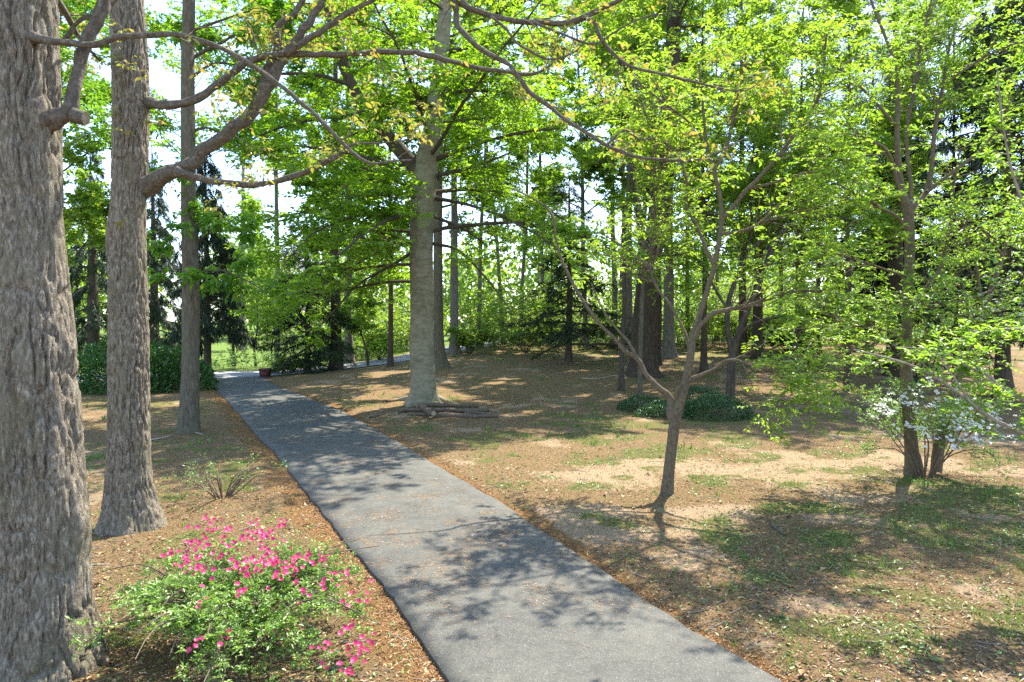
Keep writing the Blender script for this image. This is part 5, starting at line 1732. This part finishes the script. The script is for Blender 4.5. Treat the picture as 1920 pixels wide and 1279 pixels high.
def red_box():
    c = G(497, 707)
    z = float(ground_h(c[0], c[1]))
    c = np.array([c[0], c[1], z])
    root = thing('storage_box', 'small dark red box with lid standing where the driveway meets the road', 'box', tuple(c))
    w, dp, h = 0.26, 0.24, 0.44
    mb = MB()
    for (a, b, z0, z1, tp) in ((w, dp, -0.02, h, 0.92),):
        v = [(-a * tp, -b * tp, z0), (a * tp, -b * tp, z0), (a * tp, b * tp, z0), (-a * tp, b * tp, z0), (-a, -b, z1), (a, -b, z1), (a, b, z1), (-a, b, z1)]
        mb.add(v, None, [[0, 3, 2, 1], [4, 5, 6, 7], [0, 1, 5, 4], [1, 2, 6, 5], [2, 3, 7, 6], [3, 0, 4, 7]])
    link('body', mb.mesh('body', [M['box_red']]), root)
    mb = MB()
    n = 9
    th = np.linspace(0, math.pi, n)
    a, b = w + 0.025, dp + 0.025
    V = []
    for x in (-a, a):
        for t in th:
            V.append((x, -b * math.cos(t), h + 0.003 + 0.10 * math.sin(t)))
    q = [[i, i + 1, n + i + 1, n + i] for i in range(n - 1)] + [[0, n, 2 * n - 1, n - 1]]
    tri = [[0, i + 1, i] for i in range(1, n - 1)] + [[n, n + i, n + i + 1] for i in range(1, n - 1)]
    mb.add(V, tri, q)
    link('lid', mb.mesh('lid', [M['box_red']]), root)
    mb = MB()
    mb.add([(-0.07, -dp - 0.03, h - 0.10), (0.07, -dp - 0.03, h - 0.10), (0.07, -dp - 0.03, h - 0.07), (-0.07, -dp - 0.03, h - 0.07), (-0.07, -dp + 0.02, h - 0.10), (0.07, -dp + 0.02, h - 0.10), (0.07, -dp + 0.02, h - 0.07), (-0.07, -dp + 0.02, h - 0.07)], None,
           [[0, 1, 2, 3], [0, 4, 5, 1], [3, 2, 6, 7], [0, 3, 7, 4], [1, 5, 6, 2]])
    link('handle', mb.mesh('handle', [M['box_red']]), root)


red_box()


# ------------------------------------------------------------------ litter, grass, weeds, undergrowth
def in_view_points(n, rng, ymin, ymax, margin=0.12, power=1.0):
    y = ymin + (ymax - ymin) * rng.random(n) ** power
    hw = 0.75 * (1 + margin) * y
    x = rng.uniform(-1, 1, n) * hw
    return x, y


def scatter_flat(name, matname, x, y, size, wid, rng, lift=0.006, tilt=0.35, zscale=None, fold=0.12, curl=0.1, rise=0.1):
    z = ground_h(x, y) + lift
    n = len(x)
    a = rng.uniform(0, 2 * math.pi, n)
    d = np.stack([np.cos(a), np.sin(a), rng.normal(size=n) * rise], 1)
    d = nrm(d)
    nn = np.array([0, 0, 1.0]) + rng.normal(size=(n, 3)) * tilt
    nn = nrm(nn - (nn * d).sum(1, keepdims=True) * d)
    s = size * rng.uniform(0.5, 1.4, n)
    mb = MB()
    leaf_geo(mb, (np.stack([x, y, z], 1), d, nn, s), wid, fold, False, curl)
    o = link(name, mb.mesh(name, [M[matname]]))
    o['kind'] = 'stuff'
    return o


rng = np.random.default_rng(77)
x, y = in_view_points(80000, rng, 3.6, 30, power=1.5)
ok = drive_dist(x, y) > 0.02
s, gz, oz, fz = zones(x, y)
ok &= rng.random(len(x)) < np.clip(1.0 - 0.55 * sstep(s, 0.3, 0.7), 0, 1)
x, y = x[ok], y[ok]
scatter_flat('leaf_litter', 'litter', x, y, 0.05, 0.36, rng, tilt=0.5, rise=0.25)

# orange catkin and needle litter swept along the driveway edges and in clumps on the asphalt
n = 60000
yy = 3.6 + 30 * rng.random(n) ** 1.3
l, r = drive_edges(yy)
side = rng.random(n) < 0.62
off = np.abs(rng.normal(size=n)) * np.where(side, 0.30, 0.18) * (1 + 0.8 * fbm(yy * 1.2, 0 * yy, 0, 3, 71))
xx = np.where(side, l - off + 0.10, r + off - 0.10)
scatter_flat('needle_litter', 'orange_litter', xx, yy, 0.042, 0.16, rng, lift=0.012, tilt=0.6, rise=0.35)
cx, cyy = [], []
for k in range(170):
    y0 = 7.5 + 17 * rng.random() ** 1.1
    l, r = drive_edges(np.array([y0]))
    x0 = l[0] + (r[0] - l[0]) * rng.uniform(0.05, 0.95)
    m = int(rng.integers(10, 110))
    sg = 0.03 + 0.0016 * m
    cx.append(x0 + rng.normal(size=m) * sg)
    cyy.append(y0 + rng.normal(size=m) * sg)
cx, cyy = np.concatenate(cx), np.concatenate(cyy)
sx_ = rng.random(1500); sy_ = 6.5 + 24 * rng.random(1500)
l, r = drive_edges(sy_)
cx = np.concatenate([cx, l + (r - l) * sx_])
cyy = np.concatenate([cyy, sy_])
ok = drive_dist(cx, cyy) < -0.03
cx, cyy = cx[ok], cyy[ok]
l, r = drive_edges(cyy)
u = (cx - l) / (r - l)
zz = terrain(cx, cyy) + 0.02 + 0.025 * (1 - (2 * u - 1) ** 2) + 0.004
a = rng.uniform(0, 6.28, len(cx))
dd = nrm(np.stack([np.cos(a), np.sin(a), np.abs(rng.normal(size=len(cx))) * 0.12], 1))
nn = np.array([0, 0, 1.0]) + rng.normal(size=dd.shape) * 0.3
nn = nrm(nn - (nn * dd).sum(1, keepdims=True) * dd)
mb = MB()
leaf_geo(mb, (np.stack([cx, cyy, zz], 1), dd, nn, 0.045 * rng.uniform(0.5, 1.3, len(cx))), 0.18, 0.08, False, 0.0)
o = link('catkin_litter', mb.mesh('catkin_litter', [M['orange_litter']]))
o['kind'] = 'stuff'

x, y = in_view_points(700, rng, 4.0, 20, power=1.2)
ok = drive_dist(x, y) > 0.1
scatter_flat('fallen_leaves', 'litter', x[ok], y[ok], 0.10, 0.6, rng, lift=0.02, tilt=0.5, rise=0.2)

m_ = 1500
x, y = in_view_points(m_, rng, 4.0, 24, power=1.3)
ok = drive_dist(x, y) > 0.1
x, y = x[ok], y[ok]
a = rng.uniform(0, 6.28, len(x))
ln_ = rng.uniform(0.08, 0.38, len(x))
tt_ = np.linspace(-0.5, 0.5, 4)
Q = np.stack([x[:, None] + np.cos(a)[:, None] * tt_ * ln_[:, None], y[:, None] + np.sin(a)[:, None] * tt_ * ln_[:, None], np.zeros((len(x), 4))], -1)
Q[:, 1:3, :2] += rng.normal(size=(len(x), 2, 2)) * 0.012
Q[:, :, 2] = ground_h(Q[:, :, 0], Q[:, :, 1]) + 0.012
mb = MB()
tubes(mb, Q, np.repeat(rng.uniform(0.002, 0.006, len(x))[:, None], 4, 1), 4)
o = link('twig_litter', mb.mesh('twig_litter', [M['pale_bark']]))
o['kind'] = 'stuff'

# grass: tufts of blades where the ground is green
def grass(name, n, ymin, ymax, blades, height, rng, thr=0.35, width=0.006, power=1.1):
    x, y = in_view_points(n, rng, ymin, ymax, power=power)
    s, gz, oz, fz = zones(x, y)
    ok = (drive_dist(x, y) > 0.15) & (np.abs(road_off(x, y)) > ROAD_HW + 0.1) & (rng.random(n) < (0.08 + 0.75 * sstep(gz, thr - 0.25, thr + 0.5)) * sstep(fbm(x * 2.7, y * 2.7, 0, 4, 91), -0.12, 0.3))
    x, y = x[ok], y[ok]
    m = len(x)
    hgt = height * rng.uniform(0.4, 1.5, m)
    x = np.repeat(x, blades) + rng.normal(size=m * blades) * 0.03 * height / 0.1
    y = np.repeat(y, blades) + rng.normal(size=m * blades) * 0.03 * height / 0.1
    h = np.repeat(hgt, blades) * rng.uniform(0.5, 1.2, m * blades)
    z = ground_h(x, y) - 0.01
    a = rng.uniform(0, 6.28, len(x))
    b = rng.uniform(0.1, 0.9, len(x))
    d = nrm(np.stack([np.cos(a) * b, np.sin(a) * b, np.ones_like(a)], 1))
    nn = nrm(np.stack([np.cos(a), np.sin(a), -b], 1))
    mb = MB()
    leaf_geo(mb, (np.stack([x, y, z], 1), d, nn, h), width / height, 0.0, False, 0.25)
    o = link(name, mb.mesh(name, [M['grass_blade']]))
    o['kind'] = 'stuff'


grass('grass', 26000, 4.0, 17, 7, 0.095, rng, 0.30, 0.007)
grass('grass', 12000, 17, 60, 5, 0.11, rng, 0.35, 0.03)
x, y = in_view_points(80000, rng, 4.0, 19, power=1.1)
s, gz, oz, fz = zones(x, y)
ok = (drive_dist(x, y) > 0.1) & (rng.random(len(x)) < 0.10 + 0.75 * sstep(gz, 0.0, 0.8) * sstep(fbm(x * 2.5, y * 2.5, 0, 3, 92), -0.15, 0.25))
scatter_flat('weeds', 'weed_leaf', x[ok], y[ok], 0.045, 0.55, rng, lift=0.025, tilt=0.4, rise=0.3)

def undergrowth(name, x, y, hmax, nl, size, leaf, rng, wid=0.5):
    n = len(x)
    z = ground_h(x, y)
    h = hmax * rng.uniform(0.3, 1.0, n) * np.clip(1.0 + 1.3 * fbm(x * 0.22, y * 0.22, 0, 3, 95), 0.25, 1.8)
    lean = rng.normal(size=(n, 2)) * 0.25
    t = np.linspace(0, 1, 5)
    Q = np.stack([x[:, None] + lean[:, :1] * t * h[:, None], y[:, None] + lean[:, 1:] * t * h[:, None], z[:, None] + t * h[:, None]], -1)
    mb = MB()
    tubes(mb, Q[:, ::2], (0.004 + 0.004 * h)[:, None] * np.linspace(1, 0.3, 3), 3)
    P2, R2 = spawn(Q, np.full(Q.shape[:2], 0.01), n * 4, rng, 0.9 * hmax * 0.5, 4, (0.25, 1), (35, 75), 0.5, 0.1, 0.1, 0.2)
    L = leaf_points(P2, rng, nl, size, tmin=0.1, tilt=0.6)
    me = mb.mesh(name, [M['dark_bark'], M[leaf]])
    o = link(name + '_stems', me)
    o['kind'] = 'stuff'
    mb = MB()
    leaf_geo(mb, L, wid)
    o = link(name, mb.mesh(name, [M[leaf]]))
    o['kind'] = 'stuff'


rng = np.random.default_rng(99)
x = rng.uniform(-14, 34, 2100)
y = rng.uniform(48.5, 68, 2100)
ok = np.abs(road_off(x, y)) > ROAD_HW + 1.5
undergrowth('undergrowth', x[ok], y[ok], 4.2, 6, 0.30, 'wood_leaf', rng)
x = rng.uniform(-14, 34, 420)
y = rng.uniform(47, 58, 420)
ok = np.abs(road_off(x, y)) > ROAD_HW + 1.2
undergrowth('ground_cover', x[ok], y[ok], 0.6, 6, 0.16, 'weed_leaf', rng)
x = rng.uniform(-26, -9, 260)
y = 46.6 + (x + 17) * 0.36 + np.abs(rng.normal(size=260)) * 1.2
undergrowth('verge_plants', x, y, 1.1, 6, 0.14, 'weed_leaf', rng)

# the far wood reads as one mass
def far_woods():
    rng = np.random.default_rng(5)
    L = []
    mb = MB()
    cs = []
    for x0 in np.arange(-150, 170, 4.0):
        yy = 98 + rng.uniform(-18, 25)
        cs.append((x0 + rng.uniform(-2, 2), yy, rng.uniform(11, 19)))
    for (a, b, h) in cs:
        z = float(terrain(a, b))
        k = 800
        v = nrm(rng.normal(size=(k, 3)))
        p = np.array([a, b, z + h * 0.50]) + v * np.array([h * 0.33, h * 0.33, h * 0.46]) * rng.uniform(0.5, 1.05, (k, 1)) * (1 + 0.25 * vnoise(v[:, 0] * 2, v[:, 1] * 2, v[:, 2] * 2 + a, 3))[:, None]
        d = nrm(rng.normal(size=(k, 3)))
        nn = nrm(np.array([0, 0, 0.8]) + rng.normal(size=(k, 3)))
        nn = nrm(nn - (nn * d).sum(1, keepdims=True) * d)
        L.append((p, d, nn, rng.uniform(0.6, 1.15, k)))
        q = np.array([[a, b, z - 0.3], [a, b, z + h * 0.4], [a, b, z + h * 0.8]])
        tubes(mb, q[None], np.array([[0.22, 0.16, 0.06]]), 6)
    o = link('far_trunks', mb.mesh('far_trunks', [M['gray_bark']]))
    o['kind'] = 'stuff'
    mb = MB()
    leaf_geo(mb, cat_leaves(L), 0.6)
    o = link('far_woods', mb.mesh('far_woods', [M['wood_leaf']]))
    o['kind'] = 'stuff'


far_woods()
